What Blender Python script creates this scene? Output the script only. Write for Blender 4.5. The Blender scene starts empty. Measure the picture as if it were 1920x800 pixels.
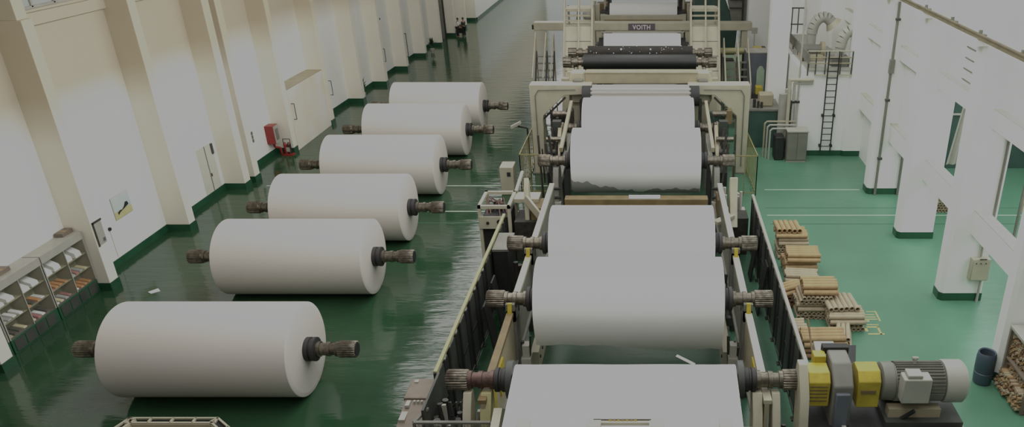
import bpy, bmesh, math, random
from mathutils import Vector, Matrix
random.seed(7)
C = bpy.context.scene.collection
PI = math.pi

# ---------------------------------------------------------------- helpers
def lin(v):
    v /= 255.0
    return v / 12.92 if v <= 0.04045 else ((v + 0.055) / 1.055) ** 2.4

def col(r, g, b, k=0.5):
    """surface albedo that reads as this colour under the hall's light"""
    return tuple(min(0.86, lin(c) / k) for c in (r, g, b)) + (1.0,)

def mat(name, rgb, rough=0.6, metal=0.0, var=0.12, scale=3.0, bump=0.0, rgb2=None, coat=0.0, k=0.5, stretch=(1, 1, 1)):
    m = bpy.data.materials.new(name)
    m.use_nodes = True
    nt = m.node_tree
    b = nt.nodes['Principled BSDF']
    tc = nt.nodes.new('ShaderNodeTexCoord')
    mp = nt.nodes.new('ShaderNodeMapping')
    mp.inputs['Scale'].default_value = stretch
    nz = nt.nodes.new('ShaderNodeTexNoise')
    nz.inputs['Scale'].default_value = scale
    nz.inputs['Detail'].default_value = 5
    rp = nt.nodes.new('ShaderNodeValToRGB')
    c1 = col(*rgb, k=k)
    c2 = col(*rgb2, k=k) if rgb2 else tuple(c * (1 - var) for c in c1[:3]) + (1,)
    rp.color_ramp.elements[0].position = 0.35
    rp.color_ramp.elements[1].position = 0.65
    rp.color_ramp.elements[0].color = c2
    rp.color_ramp.elements[1].color = c1
    nt.links.new(tc.outputs['Object'], mp.inputs['Vector'])
    nt.links.new(mp.outputs['Vector'], nz.inputs['Vector'])
    nt.links.new(nz.outputs['Fac'], rp.inputs['Fac'])
    nt.links.new(rp.outputs['Color'], b.inputs['Base Color'])
    b.inputs['Roughness'].default_value = rough
    b.inputs['Metallic'].default_value = metal
    b.inputs['Coat Weight'].default_value = coat
    if bump:
        bp = nt.nodes.new('ShaderNodeBump')
        bp.inputs['Strength'].default_value = bump
        bp.inputs['Distance'].default_value = 0.02
        nt.links.new(nz.outputs['Fac'], bp.inputs['Height'])
        nt.links.new(bp.outputs['Normal'], b.inputs['Normal'])
    return m

class MB:
    """collects shapes in world coordinates; build() links them as one mesh object"""
    def __init__(self):
        self.bm = bmesh.new()
    def box(self, x0, x1, y0, y1, z0, z1):
        v = [self.bm.verts.new(p) for p in ((x0, y0, z0), (x1, y0, z0), (x1, y1, z0), (x0, y1, z0),
                                            (x0, y0, z1), (x1, y0, z1), (x1, y1, z1), (x0, y1, z1))]
        for f in ((3, 2, 1, 0), (4, 5, 6, 7), (0, 1, 5, 4), (1, 2, 6, 5), (2, 3, 7, 6), (3, 0, 4, 7)):
            self.bm.faces.new([v[i] for i in f])
        return self
    def hexa(self, pts):
        v = [self.bm.verts.new(p) for p in pts]
        for f in ((3, 2, 1, 0), (4, 5, 6, 7), (0, 1, 5, 4), (1, 2, 6, 5), (2, 3, 7, 6), (3, 0, 4, 7)):
            self.bm.faces.new([v[i] for i in f])
        return self
    def prism(self, poly, axis, a, b):
        """extrude a 2D polygon along axis 'x','y','z' from a to b"""
        def P(u, w, t):
            return {'x': (t, u, w), 'y': (u, t, w), 'z': (u, w, t)}[axis]
        A = [self.bm.verts.new(P(u, w, a)) for u, w in poly]
        B = [self.bm.verts.new(P(u, w, b)) for u, w in poly]
        n = len(poly)
        self.bm.faces.new(A[::-1]); self.bm.faces.new(B)
        for i in range(n):
            self.bm.faces.new((A[i], A[(i + 1) % n], B[(i + 1) % n], B[i]))
        return self
    def tube(self, p0, p1, r, seg=12, r2=None, caps=True):
        p0, p1 = Vector(p0), Vector(p1)
        r2 = r if r2 is None else r2
        d = (p1 - p0).normalized()
        up = Vector((0, 0, 1)) if abs(d.z) < 0.9 else Vector((1, 0, 0))
        u = d.cross(up).normalized(); w = d.cross(u)
        A, B = [], []
        for i in range(seg):
            t = 2 * PI * i / seg
            o = u * math.cos(t) + w * math.sin(t)
            A.append(self.bm.verts.new(p0 + o * r)); B.append(self.bm.verts.new(p1 + o * r2))
        for i in range(seg):
            self.bm.faces.new((A[i], A[(i + 1) % seg], B[(i + 1) % seg], B[i]))
        if caps:
            self.bm.faces.new(A[::-1]); self.bm.faces.new(B)
        return self
    def path(self, pts, r, seg=8):
        for a, b in zip(pts[:-1], pts[1:]):
            self.tube(a, b, r, seg)
        for p in pts[1:-1]:
            self.ball(p, r, 8)
        return self
    def ball(self, c, r, seg=10, sz=1.0):
        mtx = Matrix.Translation(c) @ Matrix.Diagonal((1, 1, sz, 1))
        bmesh.ops.create_uvsphere(self.bm, u_segments=seg, v_segments=max(5, seg // 2), radius=r, matrix=mtx)
        return self
    def bar(self, p0, p1, w, h):
        """rectangular bar from p0 to p1"""
        p0, p1 = Vector(p0), Vector(p1)
        d = (p1 - p0).normalized()
        up = Vector((0, 0, 1)) if abs(d.z) < 0.95 else Vector((0, 1, 0))
        u = d.cross(up).normalized() * w / 2; v = u.cross(d).normalized() * h / 2
        return self.hexa([p0 - u - v, p0 + u - v, p1 + u - v, p1 - u - v, p0 - u + v, p0 + u + v, p1 + u + v, p1 - u + v])
    def lathe(self, prof, c, seg=48, star=None):
        """profile [(x, r)] turned round the x axis through c"""
        rings = []
        for x, r in prof:
            ring = []
            for i in range(seg):
                t = 2 * PI * i / seg
                rr = r * (star if star and i % 4 >= 2 else 1)
                ring.append(self.bm.verts.new((c[0] + x, c[1] + rr * math.cos(t), c[2] + rr * math.sin(t))))
            rings.append(ring)
        for A, B in zip(rings[:-1], rings[1:]):
            for i in range(seg):
                self.bm.faces.new((A[i], A[(i + 1) % seg], B[(i + 1) % seg], B[i]))
        self.bm.faces.new(rings[0][::-1]); self.bm.faces.new(rings[-1])
        return self
    def split(self, name, m, parent=None, bevel=0.0):
        """each separate piece becomes an object of its own"""
        bm = self.bm; bm.verts.index_update(); bm.verts.ensure_lookup_table(); seen = set(); out = []
        for v0 in bm.verts:
            if v0.index in seen and v0.index >= 0: continue
            stack_, isl = [v0], []
            seen.add(v0.index)
            while stack_:
                v = stack_.pop(); isl.append(v)
                for e in v.link_edges:
                    o = e.other_vert(v)
                    if o.index not in seen: seen.add(o.index); stack_.append(o)
            nb = MB(); mp = {v: nb.bm.verts.new(v.co) for v in isl}
            for f in {f for v in isl for f in v.link_faces}: nb.bm.faces.new([mp[v] for v in f.verts])
            out.append(nb.build(name, m, parent, bevel))
        bm.free()
        return out
    def build(self, name, m, parent=None, bevel=0.0, smooth=True):
        me = bpy.data.meshes.new(name)
        bmesh.ops.recalc_face_normals(self.bm, faces=self.bm.faces)
        if parent:
            off = Vector((0, 0, 0)); p = parent
            while p: off += p.location; p = p.parent
            bmesh.ops.translate(self.bm, verts=self.bm.verts, vec=-off)
        self.bm.to_mesh(me); self.bm.free()
        if smooth:
            me.polygons.foreach_set('use_smooth', [True] * len(me.polygons))
            me.set_sharp_from_angle(angle=0.6)
        me.materials.append(m)
        o = bpy.data.objects.new(name, me)
        C.objects.link(o)
        if parent: o.parent = parent
        if bevel:
            bv = o.modifiers.new('edge', 'BEVEL'); bv.width = bevel; bv.segments = 2; bv.limit_method = 'ANGLE'
        return o

def thing(name, label, cat, loc, group=None):
    o = bpy.data.objects.new(name, None)
    o.empty_display_size = 0.2
    o.location = loc
    C.objects.link(o)
    o['label'] = label; o['category'] = cat
    if group: o['group'] = group
    return o

def tag(o, label, cat, group=None):
    o['label'] = label; o['category'] = cat
    if group: o['group'] = group
    return o

def struct(o):
    o['kind'] = 'structure'
    return o

def dup(root, loc, label=None, group=None):
    r = root.copy(); C.objects.link(r); r.location = loc
    if label: r['label'] = label
    if group: r['group'] = group
    for ch in list(root.children):
        c = ch.copy(); C.objects.link(c); c.parent = r
        for g in list(ch.children):
            d = g.copy(); C.objects.link(d); d.parent = c
    return r

# ---------------------------------------------------------------- materials
WHITE = mat('white_wall_paint', (182, 179, 172), 0.7, var=0.04, scale=0.6)
def shaded_wall_paint(name, low, top, **kw):  # shade of the upper wall put into the colour, darkening with height
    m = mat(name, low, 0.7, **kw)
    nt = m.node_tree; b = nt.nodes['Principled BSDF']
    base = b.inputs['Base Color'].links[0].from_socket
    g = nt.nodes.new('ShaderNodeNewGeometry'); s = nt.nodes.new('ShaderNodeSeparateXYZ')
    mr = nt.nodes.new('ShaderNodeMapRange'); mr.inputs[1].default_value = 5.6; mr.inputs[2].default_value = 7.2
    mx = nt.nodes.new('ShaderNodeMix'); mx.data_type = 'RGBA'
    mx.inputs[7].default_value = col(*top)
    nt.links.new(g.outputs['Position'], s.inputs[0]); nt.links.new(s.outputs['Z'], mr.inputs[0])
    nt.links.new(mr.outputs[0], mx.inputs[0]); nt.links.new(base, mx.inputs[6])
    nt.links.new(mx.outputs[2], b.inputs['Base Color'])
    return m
WALLP = shaded_wall_paint('wall_paint_upper_shade', (180, 177, 171), (138, 129, 113), var=0.05, scale=0.5)
PILA = shaded_wall_paint('pilaster_paint_upper_shade', (174, 169, 156), (146, 136, 117), var=0.06, scale=0.5)  # same painted upper shade on the pilasters
COLUMN = mat('white_column_paint', (180, 177, 170), 0.65, var=0.04, scale=0.8)
SKIRT = mat('dark_green_skirting_paint', (22, 54, 36), 0.35, var=0.25, scale=1.5)
PAPER = mat('white_paper', (172, 169, 166), 0.6, var=0.03, scale=0.4, k=0.46, stretch=(0.15, 2, 2))
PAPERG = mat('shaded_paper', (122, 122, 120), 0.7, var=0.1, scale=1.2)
PAPERD = mat('wrinkled_paper_shade', (108, 104, 100), 0.7, var=0.12, scale=2, stretch=(.1, 3, 3))  # fold shading of the white web put into the grey
PAPER_R = mat('wound_paper', (149, 143, 137), 0.5, var=0.05, scale=0.5, k=0.46, stretch=(0.1, 1.5, 1.5))
STEEL = mat('worn_bronze_steel', (88, 82, 72), 0.34, metal=0.75, var=0.5, scale=9)
DSTEEL = mat('dark_oiled_steel', (46, 44, 40), 0.5, metal=0.4, var=0.4, scale=6)
BLACKR = mat('black_rubber', (22, 21, 20), 0.6, var=0.3, scale=5)
RUST = mat('reddish_worn_steel', (66, 50, 45), 0.45, metal=0.6, var=0.4, scale=8)
CREAM = mat('cream_machine_paint', (130, 125, 108), 0.45, var=0.12, scale=2.0)
BEIGE = mat('beige_machine_paint', (118, 110, 90), 0.5, var=0.18, scale=1.5)
GREYM = mat('grey_machine_paint', (82, 81, 74), 0.5, var=0.2, scale=2)
GREYL = mat('light_grey_sheet_metal', (120, 118, 110), 0.5, var=0.1, scale=3)
GREYD = mat('dark_grey_steel_panel', (42, 44, 40), 0.5, var=0.35, scale=1.6)
SOOT = mat('sooty_black_steel', (18, 19, 18), 0.65, var=0.4, scale=3)
YELL = mat('yellow_guard_paint', (132, 116, 34), 0.45, var=0.25, scale=4)
YELLP = mat('pale_yellow_rail_paint', (122, 118, 82), 0.5, var=0.2, scale=2)
OLIVE = mat('dull_yellow_fence_paint', (98, 92, 58), 0.5, var=0.2, scale=2)
DUST = mat('dusty_concrete', (134, 130, 120), 0.8, var=0.15, scale=3)
RAILM = mat('grimy_rail_steel', (74, 66, 48), 0.6, var=0.3, scale=2)
BROWN = mat('ochre_stained_steel', (84, 70, 44), 0.6, var=0.3, scale=2)
BROWND = mat('brown_desk_top', (84, 74, 64), 0.5, var=0.2, scale=3)
DGREEN = mat('dark_green_tank_paint', (38, 56, 50), 0.4, var=0.25, scale=1.2)
BLUEG = mat('blue_grey_cabinet_paint', (64, 68, 74), 0.5, var=0.15, scale=1.2)
PGREEN = mat('pale_green_panel', (116, 132, 112), 0.4, var=0.1, scale=2)
CARD = mat('brown_cardboard', (122, 100, 70), 0.8, var=0.2, scale=7)
CARDL = mat('pale_cardboard', (122, 110, 90), 0.8, var=0.15, scale=7)
CARDD = mat('dark_cardboard', (92, 68, 48), 0.8, var=0.25, scale=7)
HOLE = mat('tube_bore_shadow', (26, 22, 18), 0.9)
RED = mat('red_enamel', (104, 26, 24), 0.4, var=0.2, scale=4)
GLASSY = mat('pale_glass', (120, 122, 112), 0.1, var=0.1, scale=1)
BARREL = mat('blue_grey_plastic', (48, 58, 68), 0.45, var=0.15, scale=2)
LEAF = mat('dark_leaf', (44, 58, 40), 0.6, var=0.4, scale=8)
MARK = mat('floor_marking_white', (128, 146, 126), 0.4, var=0.2, scale=4)
MARKY = mat('floor_marking_yellow', (168, 146, 84), 0.5, var=0.25, scale=6)
GROOVE = mat('floor_track_groove', (34, 66, 48), 0.5, var=0.3, scale=4)
SPECK = mat('speckled_black_roll_cover', (12, 12, 10), 0.75, var=0.3, scale=4, rgb2=(26, 20, 13))
ROLLG = mat('green_black_roll_cover', (13, 16, 13), 0.5, var=0.3, scale=2)
FLOORGREY = mat('galvanised_sheet', (120, 118, 112), 0.4, metal=0.3, var=0.15, scale=3)

def floor_material():
    m = bpy.data.materials.new('glossy_green_floor_coating'); m.use_nodes = True
    nt = m.node_tree; b = nt.nodes['Principled BSDF']
    tc = nt.nodes.new('ShaderNodeTexCoord')
    n1 = nt.nodes.new('ShaderNodeTexNoise'); n1.inputs['Scale'].default_value = 0.35; n1.inputs['Detail'].default_value = 6
    rp = nt.nodes.new('ShaderNodeValToRGB')
    rp.color_ramp.elements[0].position = 0.3; rp.color_ramp.elements[1].position = 0.72
    rp.color_ramp.elements[0].color = (0.013, 0.040, 0.018, 1)
    rp.color_ramp.elements[1].color = (0.021, 0.057, 0.027, 1)
    mp = nt.nodes.new('ShaderNodeMapping'); mp.inputs['Scale'].default_value = (0.55, 1.9, 1)
    n2 = nt.nodes.new('ShaderNodeTexNoise'); n2.inputs['Scale'].default_value = 1.3; n2.inputs['Detail'].default_value = 3
    bp = nt.nodes.new('ShaderNodeBump'); bp.inputs['Strength'].default_value = 0.5; bp.inputs['Distance'].default_value = 0.03
    L = nt.links.new
    L(tc.outputs['Object'], n1.inputs['Vector']); L(n1.outputs['Fac'], rp.inputs['Fac']); L(rp.outputs['Color'], b.inputs['Base Color'])
    L(tc.outputs['Object'], mp.inputs['Vector']); L(mp.outputs['Vector'], n2.inputs['Vector'])
    L(n2.outputs['Fac'], bp.inputs['Height']); L(bp.outputs['Normal'], b.inputs['Normal'])
    # right-aisle daylight put into the colour, lighter and bluer; gloss is lower too
    g = nt.nodes.new('ShaderNodeNewGeometry'); sx = nt.nodes.new('ShaderNodeSeparateXYZ')
    mr = nt.nodes.new('ShaderNodeMapRange'); mr.inputs[1].default_value = 1.8; mr.inputs[2].default_value = 5.0
    L(g.outputs['Position'], sx.inputs[0]); L(sx.outputs['X'], mr.inputs[0])
    rp2 = nt.nodes.new('ShaderNodeValToRGB')
    rp2.color_ramp.elements[0].position = 0.3; rp2.color_ramp.elements[1].position = 0.72
    rp2.color_ramp.elements[0].color = (0.068, 0.172, 0.104, 1)
    rp2.color_ramp.elements[1].color = (0.084, 0.204, 0.128, 1)
    L(n1.outputs['Fac'], rp2.inputs['Fac'])
    mx = nt.nodes.new('ShaderNodeMix'); mx.data_type = 'RGBA'
    L(mr.outputs[0], mx.inputs[0]); L(rp.outputs['Color'], mx.inputs[6]); L(rp2.outputs['Color'], mx.inputs[7])
    L(mx.outputs[2], b.inputs['Base Color'])
    rr = nt.nodes.new('ShaderNodeMapRange'); rr.inputs[1].default_value = -6.0; rr.inputs[2].default_value = -4.6
    rr.inputs[3].default_value = 0.11; rr.inputs[4].default_value = 0.36
    L(sx.outputs['X'], rr.inputs[0])
    yr = nt.nodes.new('ShaderNodeMapRange'); yr.inputs[1].default_value = 41; yr.inputs[2].default_value = 47
    L(sx.outputs['Y'], yr.inputs[0])
    mr2 = nt.nodes.new('ShaderNodeMix'); mr2.inputs[3].default_value = 0.11
    L(yr.outputs[0], mr2.inputs[0]); L(rr.outputs[0], mr2.inputs[2]); L(mr2.outputs[0], b.inputs['Roughness'])
    b.inputs['Specular IOR Level'].default_value = 0.4
    return m
FLOOR = floor_material()

# ---------------------------------------------------------------- the setting
struct(MB().box(-24, 30, -4, 150, -0.2, 0).build('floor', FLOOR, smooth=False))

# left wall with its pilasters: (near y, far y, front x)
PIL = [(15.2, 15.7, -20.2), (20.7, 21.2, -20.2), (26.2, 26.7, -20.2), (31.75, 32.25, -20.15), (36.9, 37.5, -20.1), (42.6, 43.1, -20.0),
       (48.2, 48.7, -19.9), (53.6, 54.1, -19.72), (58.6, 59.1, -19.64), (63.8, 64.3, -19.52), (69.0, 69.5, -19.4),
       (73.9, 74.4, -19.2), (78.8, 79.3, -19.02), (83.4, 83.9, -18.95), (88.0, 88.6, -18.88)]
HW = 15.5
def back(i): return PIL[i][2] - 1.0
w = MB()
for i in range(len(PIL) - 1):
    a, b_ = PIL[i], PIL[i + 1]
    y0, y1 = (a[0] if i == 0 else a[0]), b_[0]
    xa, xb = back(i), back(i + 1)
    w.hexa([(xa - .3, y0, 0), (xa, y0, 0), (xb, y1, 0), (xb - .3, y1, 0), (xa - .3, y0, HW), (xa, y0, HW), (xb, y1, HW), (xb - .3, y1, HW)])
w.box(-19.5, -18.85, 88.2, 150, 0, HW)
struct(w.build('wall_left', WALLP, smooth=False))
s = MB()
for i in range(len(PIL) - 1):
    a, b_ = PIL[i], PIL[i + 1]
    xa, xb = back(i), back(i + 1)
    s.hexa([(xa - .05, a[0], 0), (xa + .03, a[0], 0), (xb + .03, b_[0], 0), (xb - .05, b_[0], 0),
            (xa - .05, a[0], .3), (xa + .03, a[0], .3), (xb + .03, b_[0], .3), (xb - .05, b_[0], .3)])
for y0, y1, xf in PIL:
    s.box(xf - 1.0, xf + .03, y0 - .03, y1 + .03, 0, .3)
s.box(-20.1 - 1, -20.02, 37.85, 38.48, 0, .3)
s.box(-18.9, -18.82, 88.6, 150, 0, .25)
struct(s.build('baseboard_left', SKIRT, smooth=False))
n = 1
for y0, y1, xf in PIL:
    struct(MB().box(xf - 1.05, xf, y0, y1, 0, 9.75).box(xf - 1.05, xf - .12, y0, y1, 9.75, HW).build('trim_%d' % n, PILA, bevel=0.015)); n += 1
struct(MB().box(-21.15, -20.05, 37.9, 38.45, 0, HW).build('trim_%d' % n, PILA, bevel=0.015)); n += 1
for i in range(1, 7):     # ledge under the high windows, one per bay
    y0, y1 = PIL[i][1], PIL[i + 1][0]
    xb = back(i)
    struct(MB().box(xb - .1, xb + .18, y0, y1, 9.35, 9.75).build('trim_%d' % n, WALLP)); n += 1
WINGL = mat('high_window_glass', (128, 132, 130), 0.15, var=0.1, scale=0.5)
for k, i in enumerate(range(1, 5)):
    y0, y1 = PIL[i][1] + .3, PIL[i + 1][0] - .3
    xb = back(i)
    wn = struct(MB().box(xb - .05, xb + .04, y0, y1, 9.9, 12.5).build('window_%d' % (k + 1), WINGL))
    fr = MB()
    for j in range(5):
        y = y0 + (y1 - y0) * j / 4
        fr.box(xb - .02, xb + .1, y - .04, y + .04, 9.9, 12.5)
    fr.box(xb - .02, xb + .1, y0, y1, 9.86, 9.95).box(xb - .02, xb + .1, y0, y1, 11.2, 11.28)
    fr.build('window_frame', GREYL, wn)
# boxed-in bay between the pilasters, with a niche above it
STAIN = mat('stained_white_paint', (170, 167, 160), 0.7, scale=0.5, rgb2=(166, 158, 140))
struct(MB().box(-21.1, -19.95, 43.1, 48.25, 0.0, 3.4).build('wall_recess', STAIN, bevel=0.01))
struct(MB().box(-20.98, -19.96, 43.12, 48.2, 3.4, 3.43).build('trim_%d' % n, BEIGE)); n += 1
# double door in the left wall
DOORM = mat('white_door_paint', (150, 148, 138), 0.5, var=0.05)
d1 = struct(MB().box(-21.25, -21.1, 35.2, 36.62, 0, 2.5).build('door_1', DOORM, bevel=0.01))
MB().box(-21.12, -21.08, 35.88, 35.92, 0.03, 2.48).build('door_gap', GREYM, d1)
MB().box(-21.11, -21.05, 36.45, 36.6, 1.95, 2.45).build('door_closer', GREYD, d1)
MB().box(-21.1, -21.05, 35.96, 36.0, 1.0, 1.15).build('door_handle', STEEL, d1)
d2 = struct(MB().box(-20.1, -19.55, 77.2, 77.35, 0, 4.2).build('door_2', GREYM, bevel=0.01))
MB().box(-19.6, -19.5, 77.15, 77.4, 0, 4.3).build('door_edge', SOOT, d2)

# floor lines and track grooves
for x0, x1, y, ww, m in [(-19.3, -4.9, 37.35, .09, MARK), (5.6, 10.3, 36.8, .09, MARK), (5.3, 20, 33.5, .08, MARK), (5.3, 20, 34.4, .05, GROOVE),
                         (5.3, 20, 32.5, .05, GROOVE), (-10.9, -5.9, 33.97, .08, MARK), (-10.9, -5.9, 32.6, .06, GROOVE), (-10.9, -5.9, 35.0, .06, GROOVE)]:
    struct(MB().box(x0, x1, y - ww / 2, y + ww / 2, 0.0, 0.004).build('trim_%d' % n, m)); n += 1
struct(MB().box(4.88, 4.93, 22, 37, 0, 0.004).build('trim_%d' % n, GROOVE)); n += 1

# right colonnade: columns, linking beams, upper wall
RC = [(20.2, 20.75), (25.4, 26.0), (30.9, 31.5), (36.2, 36.9), (42.05, 42.7), (47.5, 48.1)]
where = ['at the right edge behind the tube rack', 'carrying a grey switch box near its foot', 'second behind the one with the switch box',
         'with a dark conduit running down its front', 'standing beside the ladder wall', 'furthest back behind the roof platform']
for k, (y0, y1) in enumerate(RC):
    t = thing('concrete_column', 'square white concrete column ' + where[k], 'column', (11.25, (y0 + y1) / 2, 0), 'white columns of the right colonnade')
    MB().prism([(10.62, y0), (12.0, y0), (12.0, y1), (10.5, y1), (10.5, y0 + .12)], 'z', 0.0, 9.1).build('shaft', COLUMN, t)
    MB().prism([(10.6, y0 - .025), (12.025, y0 - .025), (12.025, y1 + .02), (10.475, y1 + .02), (10.475, y0 + .11)], 'z', 0, .3).build('painted_base', SKIRT, t)
    MB().box(10.15, 12.0, y0, y1, 9.1, 9.32).build('corbel', COLUMN, t)
for k in range(len(RC) - 1):
    y0, y1 = RC[k][1], RC[k + 1][0]
    tags = ['in front of the switch-box column', 'behind the switch-box column', 'in front of the conduit column', 'behind the conduit column', 'beside the roof platform'][k]
    for lo, hi, nm in ((2.65, 3.52, 'lower'), (6.45, 7.08, 'upper')):
        o = MB().box(11.2, 11.62, y0, y1, lo, hi).build('tie_beam', COLUMN, bevel=0.02)
        tag(o, 'white concrete %s tie beam joining two columns, %s' % (nm, tags), 'beam', 'concrete tie beams of the colonnade')
        MB().box(11.19, 11.63, y0, y1, hi, hi + .02).build('dusty_top', DUST, o)
struct(MB().box(11.45, 11.6, 20.7, 60, 7.08, HW).build('wall_right', WHITE, smooth=False))
for k in (2, 3, 4):
    y0, y1 = RC[k][1], RC[k + 1][0] if k + 1 < len(RC) else 60
    struct(MB().box(11.5, 11.62, y0, y1, 3.54, 6.45).build('wall_infill_%d' % k, WHITE, smooth=False))
    if k > 2: struct(MB().box(11.5, 11.62, y0, y1, 0, 2.65).build('wall_infill_low_%d' % k, WHITE, smooth=False))
struct(MB().box(22, 22.3, 5, 60, 0, 9).build('wall_outer', WHITE, smooth=False))
struct(MB().box(11.6, 22, 47, 47.2, 0, 9).build('wall_aisle_end', WHITE, smooth=False))
# crane rail on the corbels
t = thing('crane_rail', 'long ochre crane rail running along the column tops on the right', 'rail', (10.3, 12, 9.32))
MB().box(10.22, 10.38, 12, 60, 9.32, 9.35).box(10.28, 10.32, 12, 60, 9.35, 9.43).box(10.25, 10.35, 12, 60, 9.43, 9.47).build('rail_profile', RAILM, t)
for y in (22.5, 25.7, 28.3, 31.2, 33.8, 36.5):
    MB().box(10.38, 10.6, y - .09, y + .09, 9.3, 9.42).box(10.36, 10.46, y - .05, y + .05, 9.42, 9.55).build('rail_clip', GREYM, t)
# dark vent and slatted window in the upper right wall
v = MB().box(11.38, 11.46, 33.55, 33.95, 7.15, 8.35).build('wall_vent', GREYL)
tag(v, 'narrow upright black slotted vent high on the white right wall', 'vent')
for j in range(5): MB().box(11.35, 11.39, 33.58, 33.9, 7.2 + j * .22, 7.34 + j * .22).build('slot', SOOT, v)
wn = struct(MB().box(11.4, 11.47, 27.4, 29.1, 7.2, 8.6).build('window_5', WHITE))
for j in range(4): MB().box(11.36, 11.41, 27.4, 29.05, 7.25 + j * .38, 7.29 + j * .38).build('window_slat', GREYM, wn)

# conduits and box on the columns
t = thing('conduit_pipe', 'tall dark grey conduit running down the front of a white column', 'conduit', (10.9, 36.1, 0))
MB().tube((10.86, 36.08, 0), (10.86, 36.08, 9.0), .065).build('pipe', GREYM, t)
for z in (1.8, 4.6, 8.2): MB().box(10.78, 10.98, 36.0, 36.17, z, z + .1).build('pipe_clip', GREYD, t)
MB().box(10.76, 10.98, 35.98, 36.17, 5.9, 6.5).build('junction_box', GREYM, t)
t = thing('switch_box', 'light grey wall switch box on the nearest full column', 'switch box', (11.72, 25.3, .92))
MB().box(11.36, 12.02, 25.16, 25.4, .92, 1.77).build('case', CREAM, t, bevel=.02)
MB().box(11.4, 11.98, 25.14, 25.17, .97, 1.72).build('door', CREAM, t)
MB().box(11.6, 11.85, 25.12, 25.15, 1.77, 1.8).build('cable_gland', GREYD, t)
for x in (11.5, 11.66, 11.84): MB().tube((x, 25.15, 1.62), (x, 25.11, 1.62), .02).build('knob', GREYD, t)
t = thing('conduit_pipe', 'thin grey conduit above and below the switch box', 'conduit', (11.85, 25.36, 0))
MB().tube((11.85, 25.32, 0), (11.85, 25.32, .92), .045).build('lower_pipe', GREYL, t)
MB().tube((11.7, 25.34, 1.8), (11.7, 25.34, 2.6), .04).build('upper_pipe', GREYL, t)
o = MB().tube((11.86, 25.35, 3.0), (11.86, 25.35, 6.5), .05).build('conduit_pipe', GREYM)
tag(o, 'upper grey conduit on the switch-box column between its two tie beams', 'conduit')
o = MB().tube((11.93, 25.35, 7.1), (11.93, 25.35, 10), .06).build('conduit_pipe', GREYM)
tag(o, 'grey conduit at the right edge rising above the upper tie beam', 'conduit')
o = MB().tube((11.95, 36.1, 0), (11.95, 36.1, 2.0), .05).box(11.88, 12.02, 36.0, 36.2, 2.0, 2.5).build('conduit_pipe', GREYM)
tag(o, 'short grey conduit with black cap right of the dark conduit column', 'conduit')

# things seen through the colonnade in the side aisle
t = thing('green_partition', 'dark green partition seen between two columns beyond the colonnade', 'partition', (18.5, 38, 0))
MB().box(13.4, 21.5, 40.0, 40.2, 0, 7).build('panel', DGREEN, t)
for x in (14.2, 15.4, 16.6, 17.8): MB().box(x, x + .08, 39.9, 40.0, 0, 7).build('mullion', GREYM, t)
MB().box(13.4, 21.5, 39.88, 40.0, 5.6, 5.75).build('crossbar', GREYL, t)
MB().box(13.4, 21.5, 39.88, 40.0, 2.9, 2.98).build('crossbar', GREYL, t)
t = thing('curtain', 'pale hanging curtain seen between two columns on the right', 'curtain', (14.3, 34.5, 0))
cl = MB()
pr = [(13.95 + j * .1, 34.5 + (.07 if j % 2 else -.07)) for j in range(9)]
for (xa, ya), (xb, yb) in zip(pr[:-1], pr[1:]):
    k0, k1 = -.5 + (xa - 13.95) * .55, -.5 + (xb - 13.95) * .55
    cl.hexa([(xa + k0, ya, 2.1), (xb + k1, yb, 2.1), (xb + k1, yb + .03, 2.1), (xa + k0, ya + .03, 2.1), (xa, ya, 6.3), (xb, yb, 6.3), (xb, yb + .03, 6.3), (xa, ya + .03, 6.3)])
cl.build('cloth', GREYL, t)
MB().tube((13.3, 34.5, 6.35), (15.6, 34.5, 6.35), .04).build('curtain_rod', GREYM, t)
for x in (13.3, 15.6): MB().box(x - .04, x + .04, 34.46, 34.54, 0, 6.38).build('rod_post', GREYM, t)
t = thing('yellow_post_frame', 'yellow upright post in the side aisle at the right edge', 'post', (15.6, 30, 0))
MB().tube((15.6, 30, 0), (15.6, 30, 4.2), .06).build('post', YELL, t)
MB().box(15.0, 19, 29.95, 30.05, 4.0, 4.08).build('crossbar', GREYL, t)
MB().box(15.0, 15.08, 29.95, 30.05, 0, 4.1).build('post', GREYM, t)
MB().box(15.06, 19, 30.0, 30.02, 1.6, 3.6).build('panel', BEIGE, t)

# ---------------------------------------------------------------- paper rolls
LW = 5.3
def spool_side(t, c, s, x_end, flange_r=.36):
    """journal end of a reel spool: s = -1 left, +1 right"""
    def lp(prof): return [(x_end + s * a, r) for a, r in prof]
    MB().lathe(lp([(-.02, flange_r * .9), (0, flange_r), (.13, flange_r), (.15, flange_r * .88), (.19, flange_r * .88), (.21, flange_r), (.30, flange_r), (.33, flange_r * .8)]), c, 40).build('core_flange', BLACKR, t)
    MB().lathe(lp([(.32, .23), (.42, .23), (.43, .19), (.60, .19), (.61, .215), (.72, .215), (.73, .18), (.86, .18), (.87, .22), (.96, .22)]), c, 32).build('journal', RUST if (s < 0 and flange_r < .36) else STEEL, t)
    g = MB().lathe(lp([(.96, .235), (.99, .255), (1.45, .255), (1.48, .235)]), c, 96, star=.93).build('gear_coupling', STEEL, t)
    MB().lathe(lp([(1.478, .2), (1.49, .2)]), c, 32).build('coupling_bore', SOOT, g)

def make_roll(label, xc, y, z, R, group, m, cat='paper roll'):
    t = thing('paper_roll', label, cat, (xc, y, z - R), group)
    h = LW / 2
    MB().lathe([(-h, R - .03), (-h + .02, R), (h - .02, R), (h, R - .03)], (xc, y, z), 96).build('paper_body', m, t)
    for s in (-1, 1):
        MB().lathe([(s * h, R * .93), (s * (h + .012), R * .9)], (xc, y, z), 64).build('roll_end', m, t)
        spool_side(t, (xc, y, z), s, s * h)
    return t

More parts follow.
